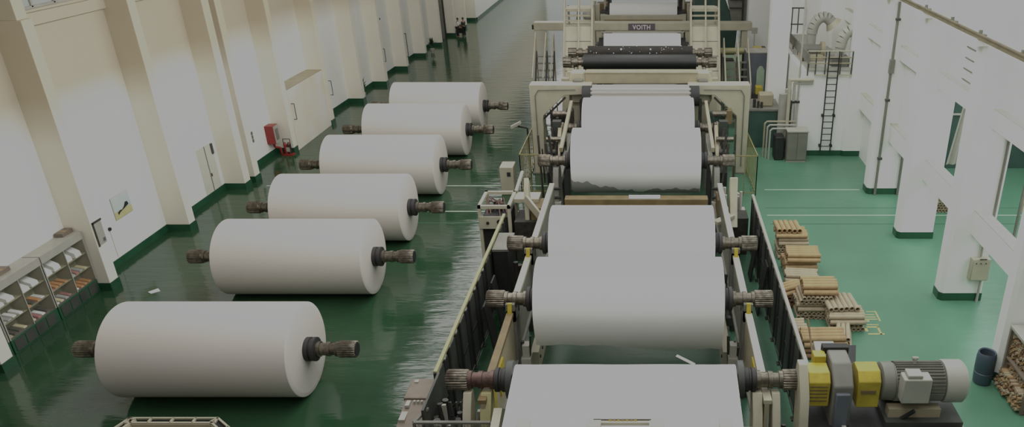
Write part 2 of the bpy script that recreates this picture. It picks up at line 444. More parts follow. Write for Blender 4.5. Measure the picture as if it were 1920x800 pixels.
def loose_sheet(t, xc, y, z, R, edge, m, a0=-40, lift=0.0, nx=60, na=36):
    """outer lap of the web on a roll, ending in a torn edge; edge(u) gives the end angle in degrees"""
    mb = MB(); bm = mb.bm
    g = []
    for i in range(nx + 1):
        u = i / nx; row = []
        e = edge(u)
        for j in range(na + 1):
            a = math.radians(a0 + (e - a0) * j / na)
            r = R + .014 + lift * max(0, (math.degrees(a) - 95) / 50) ** 2
            row.append(bm.verts.new((xc - LW / 2 + .01 + (LW - .02) * u, y - r * math.sin(a), z + r * math.cos(a))))
        g.append(row)
    for i in range(nx):
        for j in range(na):
            bm.faces.new((g[i][j], g[i + 1][j], g[i + 1][j + 1], g[i][j + 1]))
    return mb.build('loose_sheet', m, t)

ordn = ['white paper roll on the green floor nearest the camera, its spool end facing right', 'second white paper roll from the camera in the floor row',
        'third white paper roll from the camera, middle of the floor row', 'fourth white paper roll from the camera in the floor row',
        'second furthest white paper roll of the floor row, beside the boxed wall bay', 'furthest white paper roll of the row lying on the floor']
for k, (y, R, dx) in enumerate([(19.85, 1.40, 0.03), (26.23, 1.38, 0), (31.0, 1.40, -.02), (36.45, 1.42, 0.02), (42.45, 1.40, 0), (47.46, 1.40, -.02)]):
    make_roll(ordn[k], -12.84 + dx, y, R, R, 'paper rolls lying on the floor', PAPER_R)

XM = -0.63
mg = 'paper rolls on the machine rails'
rB = make_roll('large white paper roll on the machine rails with a hanging loose lower edge', XM, 20.15, 2.92, 1.2, mg, PAPER)
loose_sheet(rB, XM, 20.15, 2.92, 1.2, lambda u: 137 + (14 + 4 * math.sin(u * 19) if u > .58 else 14 * (u / .58) ** 4 if u > .3 else 0) + 1.5 * math.sin(u * 31), PAPER, lift=.2)
rC = make_roll('white paper roll on the rails partly hidden by the roll with the hanging edge', XM, 23.9, 2.98, 1.25, mg, PAPER)
rD = make_roll('white paper roll with a torn grey lower edge in front of the portal frame', XM, 31.83, 3.18, 1.34, mg, PAPERG)  # underside shade put into the body's grey, below the white loose sheet
def torn(u):
    return 106 + 30 * min(1, u / .45) + 3.0 * math.sin(u * 37) + 2 * math.sin(u * 91) + (7 if .47 < u < .56 else 0) - (5 if u > .62 else 0)
loose_sheet(rD, XM, 31.83, 3.18, 1.34, torn, PAPER)
rE = make_roll('white paper roll furthest back, under the cream portal frame', XM, 37.5, 2.95, 1.42, mg, PAPER)

# front unwinding spool with the web running off it to the winder
zA = 2.95
t = thing('paper_roll', 'nearly empty front spool with its white web running towards the camera', 'paper roll', (XM, 16.0, zA - .42), mg)
MB().lathe([(-2.65, .36), (2.65, .36)], (XM, 16.0, zA), 64).build('paper_body', PAPER, t)
for s in (-1, 1):
    MB().lathe([(s * 2.66, .4), (s * 2.7, .47), (s * 2.84, .47), (s * 2.86, .4)], (XM, 16.0, zA), 48).build('brake_disc', GREYD, t)
    spool_side(t, (XM, 16.0, zA), s, s * 2.84, .3)
mb = MB(); bm = mb.bm; rows = []
prof = [(16.35, 2.8), (16.36, 2.95), (16.30, 3.15), (16.16, 3.28), (16.0, 3.325), (15.6, 3.27), (15.0, 3.17), (14.3, 3.06), (13.6, 2.95), (12.9, 2.8), (12.5, 2.6), (12.4, 2.3)]
for y, z in prof: rows.append([bm.verts.new((XM - 2.66 + 5.32 * i / 12, y, z + .004 * math.sin(i * 1.3 + y))) for i in range(13)])
for A, B in zip(rows[:-1], rows[1:]):
    for i in range(12): bm.faces.new((A[i], A[i + 1], B[i + 1], B[i]))
mb.build('paper_web', PAPER, t)
# winder hood across the web, foot of the picture
t = thing('web_guide_beam', 'white guide beam across the web with small sensor boxes, bottom edge', 'machine beam', (XM, 13.75, 0))
MB().box(XM - 2.9, XM + 2.9, 13.3, 13.75, 3.05, 3.2).build('beam', PAPER, t, bevel=.02)
for x in (-3.75, 2.35): MB().box(x - .1, x + .15, 13.3, 13.7, 0, 3.2).build('stand', CREAM, t)
for x in (-2.75, -1.23, .13, 1.6):
    bxo = MB().box(x - .15, x + .15, 13.55, 13.85, 3.1, 3.42).build('sensor_box', GREYL, t, bevel=.01)
    MB().box(x - .09, x + .09, 13.53, 13.56, 3.2, 3.34).build('sensor_window', SOOT, bxo)
bar = MB().box(-1.22, -.04, 13.72, 13.8, 3.32, 3.4).build('indicator_strip', CREAM, t)
for j in range(7): MB().box(-.92 + j * .09, -.85 + j * .09, 13.78, 13.82, 3.31, 3.42).build('indicator', CARD if j % 2 else YELL, bar)
MB().box(-1.25, 0, 13.8, 13.83, 3.40, 3.42).build('indicator_edge', DSTEEL, bar)

# ---------------------------------------------------------------- rails carrying the spools
def rail(side, y0, y1, label, yellow=False, light=True):
    xr = -4.05 if side < 0 else 2.78
    s = side
    t = thing('roll_rail', label, 'rail', (xr, (y0 + y1) / 2, 0), 'spool rails beside the machine rolls')
    MB().box(xr - .1, xr + .1, y0, y1, 2.58, 2.7).build('rail_head', CREAM if light else BROWN, t, bevel=.01)
    MB().box(xr - s * .02 - .05, xr - s * .02 + .05, y0, y1, 1.1, 2.58).build('web_plate', GREYM if not yellow else BEIGE, t)
    MB().box(xr - .14, xr + .14, y0, y1, 1.0, 1.1).build('lower_flange', GREYM, t)
    k = max(2, int((y1 - y0) / 1.6))
    for j in range(k):
        y = y0 + .25 + (y1 - y0 - .5) * j / (k - 1)
        MB().box(xr - .12, xr + .12, y - .1, y + .1, 0, 1.0).build('foot', GREYD, t)
    # inner frame plate with bolts near the floor
    xi = xr - s * .45
    MB().box(xi - .12, xi + .12, y0, y1, 0, .75).build('base_plate', CREAM, t)
    MB().box(min(xi, xr), max(xi, xr), y0 + .3, y0 + .5, .3, .6).box(min(xi, xr), max(xi, xr), y1 - .5, y1 - .3, .3, .6).split('cross_tie', GREYD, t)
    for j in range(int((y1 - y0) / .5)):
        MB().tube((xi - s * .12, y0 + .25 + j * .5, .45), (xi - s * .15, y0 + .25 + j * .5, .45), .05).build('bolt', SOOT, t)
    if yellow:
        MB().box(xr - s * .08 - .035, xr - s * .08 + .035, y0 + .6, y0 + 1.1, 1.5, 2.5).box(xr - s * .08 - .035, xr - s * .08 + .035, y0 + 1.7, y0 + 2.3, 1.6, 2.45).split('yellow_patch', YELL, t)
    return t
RAIL = {}
for s, nm in ((-1, 'left'), (1, 'right')):
    rail(s, 15.5, 19.72, 'front %s spool rail with yellow patches on its side plate' % nm, True, s > 0)
    RAIL[s, 20.15] = rail(s, 20.7, 23.55, 'middle %s spool rail with a pale top, between the two large rolls' % nm)
    RAIL[s, 23.9] = rail(s, 24.35, 30.4, 'rear %s spool rail running back to the torn-edged roll' % nm)
# stop arms and yellow hooks under the journals
for (y, z, who) in ((20.15, 2.92, 'hanging-edge roll'), (23.9, 2.98, 'partly hidden roll')):
    for s, nm in ((-1, 'left'), (1, 'right')):
        x = -4.05 if s < 0 else 2.78
        t = RAIL[s, y]
        cr = MB().box(x - .13, x + .13, y - .36, y + .36, 2.35, z - .215).build('journal_cradle', GREYM, t)
        for ya in (y - .36, y + .22): MB().box(x - .13, x + .13, ya, ya + .14, 0, 2.92).build('cradle_post', GREYM, cr)
        MB().prism([(y - .40, 2.7), (y - .30, 2.95), (y - .38, 2.96), (y - .5, 2.7), (y - .48, 2.35), (y - .38, 2.3)], 'x', x - .06, x + .06).build('hook', YELL, cr)
        xi = x - s * .4
        for j in range(6):
            MB().tube((xi + random.uniform(-.1, .1), y - .5 + random.uniform(-.1, .1), .1), (xi + random.uniform(-.15, .15), y - .4 + random.uniform(-.1, .1), random.uniform(1.2, 2.1)), random.uniform(.02, .06), 8).build('hydraulic_hose', DSTEEL, t)
        vb = MB().box(xi - .14, xi + .14, y - .7, y - .3, .8, 1.3).build('valve_block', GREYL, t)
        MB().box(xi - .1, xi + .1, y - .62, y - .34, 1.3, 1.7).build('valve', GREYL, vb)
        MB().path([(xi, y - .7, 1.0), (xi - s * .2, y - .95, .8), (xi - s * .25, y - 1.15, .3), (xi - s * .05, y - 1.2, .05)], .03).build('cable', SOOT, t)

# white tape scrap on the floor under the front web
tag(MB().hexa([(.78, 21.6, 0), (.84, 21.72, 0), (1.4, 21.2, 0), (1.36, 21.05, 0), (.78, 21.6, .02), (.84, 21.72, .02), (1.4, 21.2, .02), (1.36, 21.05, .02)]).build('paper_scrap', PAPER),
    'white paper scrap on the floor under the machine', 'paper scrap')
tag(MB().hexa([(-18.75, 26.0, 0), (-18.5, 26.25, 0), (-18.35, 26.1, 0), (-18.6, 25.9, 0), (-18.75, 26.0, .03), (-18.5, 26.25, .05), (-18.35, 26.1, .02), (-18.6, 25.9, .03)]).build('paper_scrap', PAPER),
    'small white paper scrap on the floor near the left wall', 'paper scrap')

# ---------------------------------------------------------------- guard fences along the machine
def fence(x, y0, y1, h, label, s, n_pan, rail_m):
    t = thing('guard_fence', label, 'fence', (x, (y0 + y1) / 2, 0))
    MB().box(x - .05, x + .05, y0, y1, h - .1, h).build('top_rail', rail_m, t, bevel=.012)
    MB().box(x - .03, x + .03, y0, y1, .08, .16).build('bottom_rail', GREYD, t)
    L = (y1 - y0) / n_pan
    for i in range(n_pan + 1):
        y = y0 + L * i
        MB().box(x - .04, x + .04, y - .04, y + .04, 0, h - .05).box(x - .1, x + .1, y - .1, y + .1, 0, .03).build('post', SOOT, t)
    for i in range(n_pan):
        y = y0 + L * i
        MB().box(x - .015, x + .015, y + .1, y + L * .62, .2, h - .25).build('panel', GREYD, t)
        f = MB()
        f.box(x - .03, x + .03, y + .08, y + .14, .16, h - .2).box(x - .03, x + .03, y + L * .6, y + L * .66, .16, h - .2)
        f.box(x - .03, x + .03, y + .08, y + L * .66, 1.2, 1.26)
        f.build('panel_frame', SOOT, t)
        MB().box(x - .012, x + .012, y + L * .66, y + L - .06, .2, h - .3).build('mesh_panel', SOOT, t)
    return t
fence(-5.55, 17.0, 27.6, 2.52, 'long guard fence with pale yellow top rail left of the machine', -1, 8, YELLP)
fence(4.08, 16.9, 29.8, 2.45, 'long guard fence with pale top rail right of the machine, beside the tubes', 1, 9, CREAM)
# inner leaning plates in the corridors
for x, y, s, lab in ((-5.0, 21.8, -1, 'black leaning steel plate inside the left fence, nearer one'), (-5.05, 23.4, -1, 'black leaning steel plate inside the left fence, further one'),
                     (3.75, 27.2, 1, 'black leaning steel plate inside the right fence, further one'), (3.72, 24.6, 1, 'black leaning steel plate inside the right fence, nearer one')):
    o = MB().hexa([(x, y - .35, 0), (x + .06, y - .35, 0), (x + .06, y + .35, 0), (x, y + .35, 0), (x + s * .25, y - .3, 1.9), (x + s * .25 + .05, y - .3, 1.9), (x + s * .25 + .05, y + .3, 1.9), (x + s * .25, y + .3, 1.9)]).build('steel_plate', SOOT)
    tag(o, lab, 'steel plate', 'steel plates leaning inside the fences')

# inner mesh fences by the portal
def light_fence(pts, h, label, m):
    t = thing('mesh_fence', label, 'fence', (pts[0][0], pts[0][1], 0))
    for (xa, ya), (xb, yb) in zip(pts[:-1], pts[1:]):
        MB().bar((xa, ya, h), (xb, yb, h), .05, .05).build('top_rail', m, t)
        MB().bar((xa, ya, .15), (xb, yb, .15), .04, .04).build('bottom_rail', m, t)
        L = math.hypot(xb - xa, yb - ya); k = max(2, int(L / .45))
        for j in range(k + 1):
            u = j / k
            MB().box(xa + (xb - xa) * u - .02, xa + (xb - xa) * u + .02, ya + (yb - ya) * u - .02, ya + (yb - ya) * u + .02, 0, h).split('upright', m, t)
    return t
light_fence([(-4.85, 36.2), (-6.3, 36.2), (-6.3, 41.0)], 2.0, 'pale yellow upright bar fence left of the portal frame', OLIVE)
light_fence([(3.3, 36.0), (5.05, 36.0), (4.95, 41.0)], 2.0, 'pale yellow upright bar fence right of the portal frame', OLIVE)

# ---------------------------------------------------------------- cream portal and swing arms
t = thing('portal_frame', 'cream steel portal frame with chamfered corners straddling the machine', 'portal frame', (XM, 39.6, 0))
for s, xo in ((-1, -6.08), (1, 4.92)):
    d = -s
    MB().prism([(xo, 0), (xo + d * .55, 0), (xo + d * .62, 3.05), (xo + d * 1.75, 4.1), (xo + d * 3.1, 4.15), (xo + d * 3.1, 4.62), (xo, 4.62)], 'y', 39.2, 40.0).build('portal_leg', CREAM, t, bevel=.03)
    MB().prism([(xo + d * .7, 2.9), (xo + d * 1.8, 3.95), (xo + d * 1.74, 4.02), (xo + d * .62, 2.95)], 'y', 39.15, 39.3).build('dark_edge', DSTEEL, t)
    MB().path([(xo + d * .28, 39.14, .4), (xo + d * .28, 39.14, 4.1), (xo + d * .45, 39.14, 4.38), (xo + d * 2.3, 39.14, 4.4)], .025).build('cable_pipe', GREYM, t)
    MB().box(xo - .1, xo + .1 + d * .55, 39.1, 40.1, 0, .06).build('foot_plate', GREYM, t)
t2 = thing('cross_beam', 'beige cross beam spanning the machine below the dark rolls', 'beam', (XM, 40.3, 0))
MB().box(-3.35, 2.3, 39.9, 40.7, 4.5, 5.08).build('beam', BEIGE, t2, bevel=.05)
MB().box(-3.4, 2.35, 39.85, 39.95, 5.06, 5.14).build('lip', CREAM, t2)
for x in (-3.85, 2.45):
    MB().prism([(x - .25, 0), (x + .45, 0), (x + .5, 3.4), (x + .65, 3.7), (x + .6, 4.8), (x + .45, 5.05), (x - .2, 5.05), (x - .3, 4.8), (x - .35, 3.7)], 'y', 40.0, 40.8).build('end_stand', CREAM, t2, bevel=.04)
    MB().box(x - .2, x + .5, 39.7, 40.0, 3.6, 4.3).build('bearing_block', CREAM, t2, bevel=.04)
    MB().box(x - .1, x + .4, 39.75, 40.0, 4.35, 4.75).build('actuator', GREYM, t2, bevel=.05)
# web leaving the furthest roll over a drum
t = thing('web_drum', 'white web lying over a drum behind the furthest machine roll', 'drum', (XM + .1, 40.0, 0))
MB().lathe([(-2.4, .55), (2.4, .55)], (XM + .1, 39.1, 4.1), 48).build('drum', PAPERD, t)
MB().lathe([(-2.42, .5), (-2.9, .5)], (XM + .1, 39.1, 4.1), 32).lathe([(2.42, .5), (2.9, .5)], (XM + .1, 39.1, 4.1), 32).split('drum_end', SOOT, t)
for x in (XM - 2.95, XM + 3.0): MB().box(x, x + .15, 38.9, 39.3, 0, 3.9).build('drum_stand', DSTEEL, t)
for a_, mm in ((40, PAPERG), (62, PAPERD), (84, PAPERG)): MB().tube((XM - 2.36, 39.1 - .53 * math.sin(math.radians(a_)), 4.1 + .53 * math.cos(math.radians(a_))), (XM + 2.56, 39.1 - .53 * math.sin(math.radians(a_)), 4.1 + .53 * math.cos(math.radians(a_))), .07, 12).build('web_fold', mm, t)

def reel_arm(s, label):
    x = -4.0 if s < 0 else 2.74
    xo = x + s * .55
    t = thing('reel_arm_stand', label, 'machine stand', (x, 34.6, 0))
    MB().prism([(30.9, 0), (32.7, 0), (32.4, 2.5), (32.15, 2.96), (31.5, 2.96), (31.2, 2.5)], 'x', x - .12, x + .12).build('front_pedestal', GREYM, t, bevel=.02)
    MB().prism([(36.7, 0), (38.4, 0), (38.1, 2.4), (37.8, 2.73), (37.2, 2.73), (36.9, 2.4)], 'x', x - .12, x + .12).build('rear_pedestal', GREYM, t, bevel=.02)
    MB().bar((x, 32.6, 2.0), (x, 37.0, 2.3), .2, .3).build('link_beam', GREYM, t)
    MB().bar((x + s * .3, 32.4, .6), (x + s * .3, 36.4, 3.3), .16, .26).build('swing_arm', BEIGE, t)
    MB().bar((x - s * .05, 33.2, 3.2), (x - s * .05, 38.6, 3.9), .14, .2).build('upper_arm', BEIGE, t)
    MB().tube((x + s * .42, 33.0, 1.2), (x + s * .42, 36.0, 2.7), .11).tube((x + s * .42, 36.0, 2.7), (x + s * .42, 37.2, 3.3), .06).build('cylinder', STEEL, t)
    MB().tube((xo - .3, 38.3, 3.4), (xo + .4, 38.3, 3.4), .17).tube((xo - .3, 35.4, 3.0), (xo + .5, 35.4, 3.0), .13).split('cross_shaft', STEEL, t)
    MB().box(xo - .2, xo + .25, 37.2, 38.8, 1.2, 2.6).build('drive_box', GREYD, t, bevel=.02)
    MB().box(xo - .1, xo + .3, 36.2, 36.6, 0, 3.6).box(xo - .05, xo + .1, 33.7, 33.9, 0, 2.6).build('post', GREYD, t)
    hs = MB()
    for j in range(9):
        y = random.uniform(33, 38.5); xx = xo + random.uniform(-.3, .5)
        hs.tube((xx, y, random.uniform(.2, 1.5)), (xx + random.uniform(-.2, .2), y + random.uniform(-.4, .4), random.uniform(2.2, 3.9)), random.uniform(.03, .07), 8)
    hs.split('hose', DSTEEL, t)
    MB().box(xo + .35, xo + .7, 38.2, 38.7, 2.9, 3.6).build('gearbox', BROWN if s > 0 else DSTEEL, t, bevel=.03)
    MB().box(x - .2, x + .2, 31.0, 31.2, .4, 1.6).box(x - .3, x + .3, 30.6, 31.0, .2, .9).build('valve_block', GREYL, t)
    for z in (1.8, 2.2): MB().tube((x - .2, 31.1, z), (x + .2, 31.1, z), .05).build('bolt', SOOT, t)
    MB().box(min(xo - .5, xo + .6), max(xo - .5, xo + .6), 38.85, 39.15, 0, 3.3).build('shade_backing', SOOT if s < 0 else DGREEN, t)  # added dark sheet for the deep shade behind the arms
    MB().box(min(x - s * .1, xo + s * .1), max(x - s * .1, xo + s * .1), 33.4, 36.0, 0, 2.1).build('shade_block', SOOT, t, bevel=.03)  # added black box standing in for shade among the arms
    for y in (33.2, 34.4, 35.6, 36.8):
        MB().bar((xo - s * .2, y, 1.3), (xo + s * .1, y + .3, 3.4), .1, .12).build('bracket_arm', DSTEEL, t)
        MB().tube((xo - .2, y + .3, 2.6), (xo + .25, y + .3, 2.6), .14, 16).build('pulley', DSTEEL, t)
    return t
reel_arm(-1, 'left pedestal stand with arms and hoses between the portal and the torn-edged roll')
reel_arm(1, 'right pedestal stand with arms and hoses between the portal and the torn-edged roll')
# ochre cross girder in front of the torn-edged roll
t = thing('cross_girder', 'ochre stained cross girder below the torn edged paper roll', 'beam', (XM, 29.8, 0))
MB().box(-3.45, 2.25, 29.3, 29.75, 2.1, 2.42).build('girder', BROWN, t, bevel=.02)
MB().box(-.9, .35, 29.32, 29.72, 2.42, 2.45).build('paper_patch', PAPERG, t)
for x in (-3.3, 1.9): MB().box(x, x + .2, 29.35, 29.7, 0, 2.1).build('stand', GREYD, t)

# ---------------------------------------------------------------- side stations beside the rear rails
t = thing('unwind_station', 'open cream framed cable box on the left beside the fence end', 'machine cabinet', (-6.1, 29.2, 0))
fr = MB()
for x in (-6.7, -5.55):
    fr.box(x - .06, x + .06, 28.55, 28.67, 0, 2.42).box(x - .06, x + .06, 30.1, 30.22, 0, 2.42).box(x - .06, x + .06, 28.55, 30.22, 2.32, 2.44)
fr.box(-6.76, -5.5, 28.55, 28.67, 2.32, 2.44).box(-6.76, -5.5, 30.1, 30.22, 2.32, 2.44)
fr.build('frame', CREAM, t)
MB().box(-6.72, -5.75, 28.5, 28.56, 1.5, 2.0).build('front_panel', CREAM, t)
MB().tube((-6.4, 28.5, 1.75), (-6.4, 28.46, 1.75), .06).tube((-5.95, 28.5, 1.8), (-5.95, 28.46, 1.8), .09).split('button', SOOT, t)
MB().box(-6.65, -5.6, 28.7, 30.1, 0, 1.9).build('housing', SOOT, t)
hs = MB()
for j in range(12): hs.path([(random.uniform(-6.6, -5.7), 28.8 + random.random(), 1.85), (random.uniform(-6.6, -5.7), 29.0 + random.random(), 2.25), (random.uniform(-6.6, -5.7), 28.9 + random.random(), 1.9)], .03, 6)
hs.build('cables', RUST, t)
t = thing('transfer_arm', 'cream transfer arms with ochre pads on the left side station', 'machine arm', (-4.8, 29.3, 0))
MB().box(-5.5, -4.5, 29.5, 30.3, 2.2, 2.35).build('deck', CREAM, t)
MB().prism([(28.9, 1.6), (29.5, 1.6), (29.6, 3.1), (29.35, 3.3), (29.1, 2.9)], 'x', -5.0, -4.82).build('arm', CREAM, t, bevel=.02)
MB().bar((-4.95, 29.0, 2.6), (-4.25, 28.5, 1.9), .1, .3).build('arm', CREAM, t)
MB().box(-4.75, -4.2, 28.9, 30.0, 1.7, 2.2).build('pad', BROWN, t)
MB().box(-5.4, -4.3, 28.7, 30.0, 0, 1.7).build('pedestal', DSTEEL, t)
MB().bar((-5.5, 30.2, 2.4), (-5.35, 31.2, 2.9), .12, .12).build('lever', CREAM, t)
t = thing('transfer_arm', 'cream transfer arm with valves on the right side station', 'machine arm', (3.5, 29.6, 0))
MB().prism([(28.6, 1.5), (29.3, 1.5), (29.9, 2.2), (29.7, 3.2), (29.4, 3.3), (29.2, 2.4)], 'x', 3.1, 3.4).build('arm', CREAM, t, bevel=.03)
MB().bar((3.2, 28.9, 1.9), (2.5, 28.4, 1.8), .3, .12).build('arm', CREAM, t)
MB().box(2.9, 3.9, 29.3, 30.2, 0, 1.6).build('pedestal', DSTEEL, t)
MB().box(2.65, 2.95, 29.5, 30.5, 1.6, 2.3).build('pad', BROWN, t)
hs = MB()
for j in range(10):
    x = random.uniform(3.0, 3.9); y = random.uniform(30.2, 31.2)
    hs.tube((x, y, 1.2), (x, y, random.uniform(2.0, 2.6)), random.uniform(.05, .1), 8)
hs.box(2.95, 3.95, 30.2, 31.3, 0, 1.3)
hs.build('valve_cluster', GREYL, t)
t = thing('control_box', 'beige upright control box on the floor left of the portal fence', 'control box', (-6.9, 36.5, 0))
MB().box(-7.3, -6.65, 36.1, 37.0, 0, 1.4).build('case', CREAM, t, bevel=.03)
MB().box(-6.95, -6.78, 36.07, 36.12, .95, 1.15).build('latch', SOOT, t)
t = thing('stand_lamp', 'grey work lamp on a bent arm by the left portal leg', 'lamp', (-6.9, 41.2, 0))
MB().tube((-6.6, 41.0, 0), (-6.6, 41.0, 1.9), .05).bar((-6.6, 41.0, 1.9), (-7.1, 41.0, 2.0), .08, .08).build('arm', DSTEEL, t)
MB().bar((-7.45, 41.0, 1.95), (-6.95, 41.0, 2.2), .35, .12).build('lamp_head', GREYL, t)
t = thing('corridor_cabinet', 'grey topped steel cabinet standing inside the left fence', 'cabinet', (-5.2, 25.3, 0))
MB().box(-5.48, -4.95, 24.7, 26.1, 0, 2.3).build('case', SOOT, t, bevel=.02)
MB().box(-5.5, -4.93, 24.68, 26.12, 2.3, 2.38).build('lid', GREYM, t)
MB().tube((-4.75, 24.9, .3), (-4.75, 24.9, 1.8), .08).tube((-4.7, 25.3, .3), (-4.7, 25.3, 1.5), .1).build('hydraulic_pipe', DSTEEL, t)
# mirrored wall brackets on the right of rear rail
# ---------------------------------------------------------------- foreground left: desk, guard and arms
t = thing('operator_desk', 'brown topped operator desk at the near end of the left fence', 'control desk', (-5.8, 16.2, 0))
MB().box(-6.12, -5.45, 15.3, 17.0, 0, 2.0).build('desk_body', GREYD, t, bevel=.02)
MB().box(-6.15, -5.48, 16.15, 17.0, 2.0, 2.3).build('desk_top', BROWND, t, bevel=.02)
MB().hexa([(-6.12, 15.3, 2.0), (-5.5, 15.3, 2.0), (-5.5, 16.15, 2.0), (-6.12, 16.15, 2.0), (-6.12, 15.3, 2.05), (-5.5, 15.3, 2.05), (-5.5, 16.15, 2.24), (-6.12, 16.15, 2.24)]).build('sloped_panel', BROWND, t)
for q in ((-6.1, -5.95, 15.45, 15.8, 2.08, 2.16), (-6.05, -5.95, 15.88, 16.1, 2.2, 2.27)): MB().box(*q).build('white_keypad', GREYL, t)
for j in range(3): MB().tube((-5.85 + j * .09, 16.05, 2.2), (-5.85 + j * .09, 16.05, 2.29), .032).build('button', GREYL, t)
MB().box(-6.05, -5.95, 16.8, 16.9, 2.3, 2.33).build('label_plate', GREYL, t)
MB().box(-5.46, -5.4, 15.3, 16.9, 1.9, 2.55).build('side_screen', GREYD, t)
t = thing('machine_guard', 'low wire mesh guard with grey top rail at the lower left of the machine', 'guard', (-5.0, 14.9, 0))
MB().bar((-5.6, 15.1, 2.35), (-3.8, 15.1, 2.35), .08, .06).build('top_rail', GREYM, t)
MB().bar((-5.6, 15.1, 2.35), (-5.4, 15.6, 2.4), .08, .06).build('side_rail', GREYM, t)
for x in (-5.6, -4.7, -3.8): MB().box(x - .03, x + .03, 15.07, 15.13, 0, 2.35).build('post', GREYM, t)
ms = MB()
for j in range(23): ms.box(-5.57 + j * .077, -5.56 + j * .077, 15.09, 15.1, .3, 2.32)
for j in range(20): ms.box(-5.57, -3.83, 15.09, 15.1, .35 + j * .1, .36 + j * .1)
ms.build('wire_mesh', GREYM, t)
t = thing('hydraulic_unit', 'dark cluster of valves and hoses below the left front spool end', 'hydraulic unit', (-4.8, 15.6, 0))
MB().box(-5.35, -3.9, 15.2, 16.6, 0, 1.4).build('base', SOOT, t)
hs = MB()
for j in range(26):
    x, y = random.uniform(-5.35, -4.0), random.uniform(15.25, 16.5)
    hs.tube((x, y, 1.1), (x + random.uniform(-.15, .15), y + random.uniform(-.15, .15), random.uniform(1.6, 2.3)), random.uniform(.03, .09), 8)
hs.build('valves', DSTEEL, t)
hs = MB()
for j in range(14):
    x, y = random.uniform(-5.2, -4.0), random.uniform(15.0, 16.2)
    hs.box(x, x + random.uniform(.06, .16), y, y + random.uniform(.06, .16), 1.15, random.uniform(1.7, 2.3))
hs.build('fittings', GREYL, t)
hs = MB()
for j in range(6):
    x = random.uniform(-5.2, -4.2)
    hs.path([(x, 16.3, 1.2), (x - .1, 16.5, 1.9), (x - .3, 16.7, 1.6), (x - .4, 16.9, .8)], .035, 6)
hs.build('hoses', GREYD, t)
def spool_arm(t, x, w_=.1, m=CREAM, top=2.7):
    MB().prism([(14.7, 0), (15.5, 0), (15.75, 1.2), (16.0, 2.3), (15.98, top), (15.72, top + .06), (15.4, 2.3), (14.9, 1.0)], 'x', x - w_, x + w_).build('arm', m, t, bevel=.02)
t = thing('spool_lifter', 'cream and pale yellow arms under the left end of the front spool', 'machine arms', (-4.2, 15.2, 0), 'arms under the front spool')
spool_arm(t, -4.43); spool_arm(t, -3.98, .13, YELLP)
MB().tube((-4.5, 15.3, .6), (-3.9, 15.3, .6), .06).build('pivot_shaft', DSTEEL, t)
t = thing('spool_lifter', 'pair of cream arms under the right end of the front spool', 'machine arms', (2.8, 15.2, 0), 'arms under the front spool')
spool_arm(t, 2.55, .12); spool_arm(t, 3.0, .1)
MB().tube((2.5, 15.3, .6), (3.1, 15.3, .6), .06).build('pivot_shaft', DSTEEL, t)
t = thing('step_ladder_guard', 'white perforated side panel left of the front web', 'panel', (-3.6, 15.2, 0))
MB().prism([(14.4, 0), (15.7, 0), (15.7, 2.3), (15.4, 2.55), (14.4, 2.3)], 'x', -3.75, -3.55).build('panel', CREAM, t)
for r_ in range(6):
    for c_ in range(3): MB().box(-3.77, -3.74, 14.6 + c_ * .36, 14.78 + c_ * .36, 1.2 + r_ * .18, 1.26 + r_ * .18).build('slot', SOOT, t)
t = thing('hydraulic_unit', 'dark valves and black hoses below the right front spool end', 'hydraulic unit', (2.9, 15.4, 0))
MB().box(2.2, 3.4, 14.8, 16.5, 0, 1.1).build('base', SOOT, t)
hs = MB()
for j in range(18):
    x, y = random.uniform(2.25, 3.35), random.uniform(14.9, 16.4)
    hs.tube((x, y, 1.0), (x + random.uniform(-.1, .1), y + random.uniform(-.1, .1), random.uniform(1.3, 1.9)), random.uniform(.03, .08), 8)
hs.build('valves', DSTEEL, t)
MB().path([(2.75, 14.9, 1.0), (2.75, 14.85, 1.6), (3.3, 14.85, 1.6), (3.3, 14.9, 1.0)], .035, 8).build('handle', CREAM, t)
MB().box(2.2, 2.45, 14.7, 15.4, 1.1, 2.0).build('block', GREYL, t)

# ---------------------------------------------------------------- motor drive on the right
zc = 2.92
t = thing('drive_unit', 'electric motor drive with yellow coupling guards at the lower right', 'motor', (5.6, 16.0, 0))
MB().prism([(14.9, 0), (15.6, 0), (15.9, 2.4), (16.15, 3.1), (16.05, 3.5), (15.8, 3.52), (15.3, 2.9), (15.15, 2.2)], 'x', 3.5, 3.72).build('cream_bracket', CREAM, t, bevel=.02)
def oct_x(cx0, cx1, hw, z0, z1, ch):
    return [(16 - hw, z0), (16 + hw, z0), (16 + hw, z1 - ch), (16 + hw - ch, z1), (16 - hw + ch, z1), (16 - hw, z1 - ch)]
MB().prism(oct_x(0, 0, .4, 2.45, 3.3, .18), 'x', 3.74, 4.26).build('coupling_guard', YELL, t, bevel=.02)
for j in range(5): MB().box(3.78, 4.2, 15.585 , 15.6, 2.6 + j * .1, 2.63 + j * .1).build('guard_slot', BROWN, t)
MB().box(3.95, 4.25, 16.25, 16.55, 2.4, 3.45).build('guard_tab', YELL, t, bevel=.02)
MB().prism([(15.45, 1.7), (16.6, 1.7), (16.7, 3.0), (16.5, 3.5), (15.9, 3.5), (15.45, 3.1)], 'x', 4.3, 4.78).build('gearbox', GREYM, t, bevel=.04)
MB().box(4.36, 4.7, 15.36, 15.5, 1.9, 2.95).build('gearbox_cover', BLUEG, t, bevel=.03)
MB().box(4.2, 4.85, 16.5, 16.72, 3.35, 3.55).build('lifting_flange', SOOT, t, bevel=.02)
MB().prism(oct_x(0, 0, .4, 2.42, 3.34, .2), 'x', 4.92, 5.46).build('coupling_guard', YELL, t, bevel=.02)
MB().box(5.0, 5.35, 15.57, 15.61, 2.82, 2.92).build('guard_slot', BROWN, t)
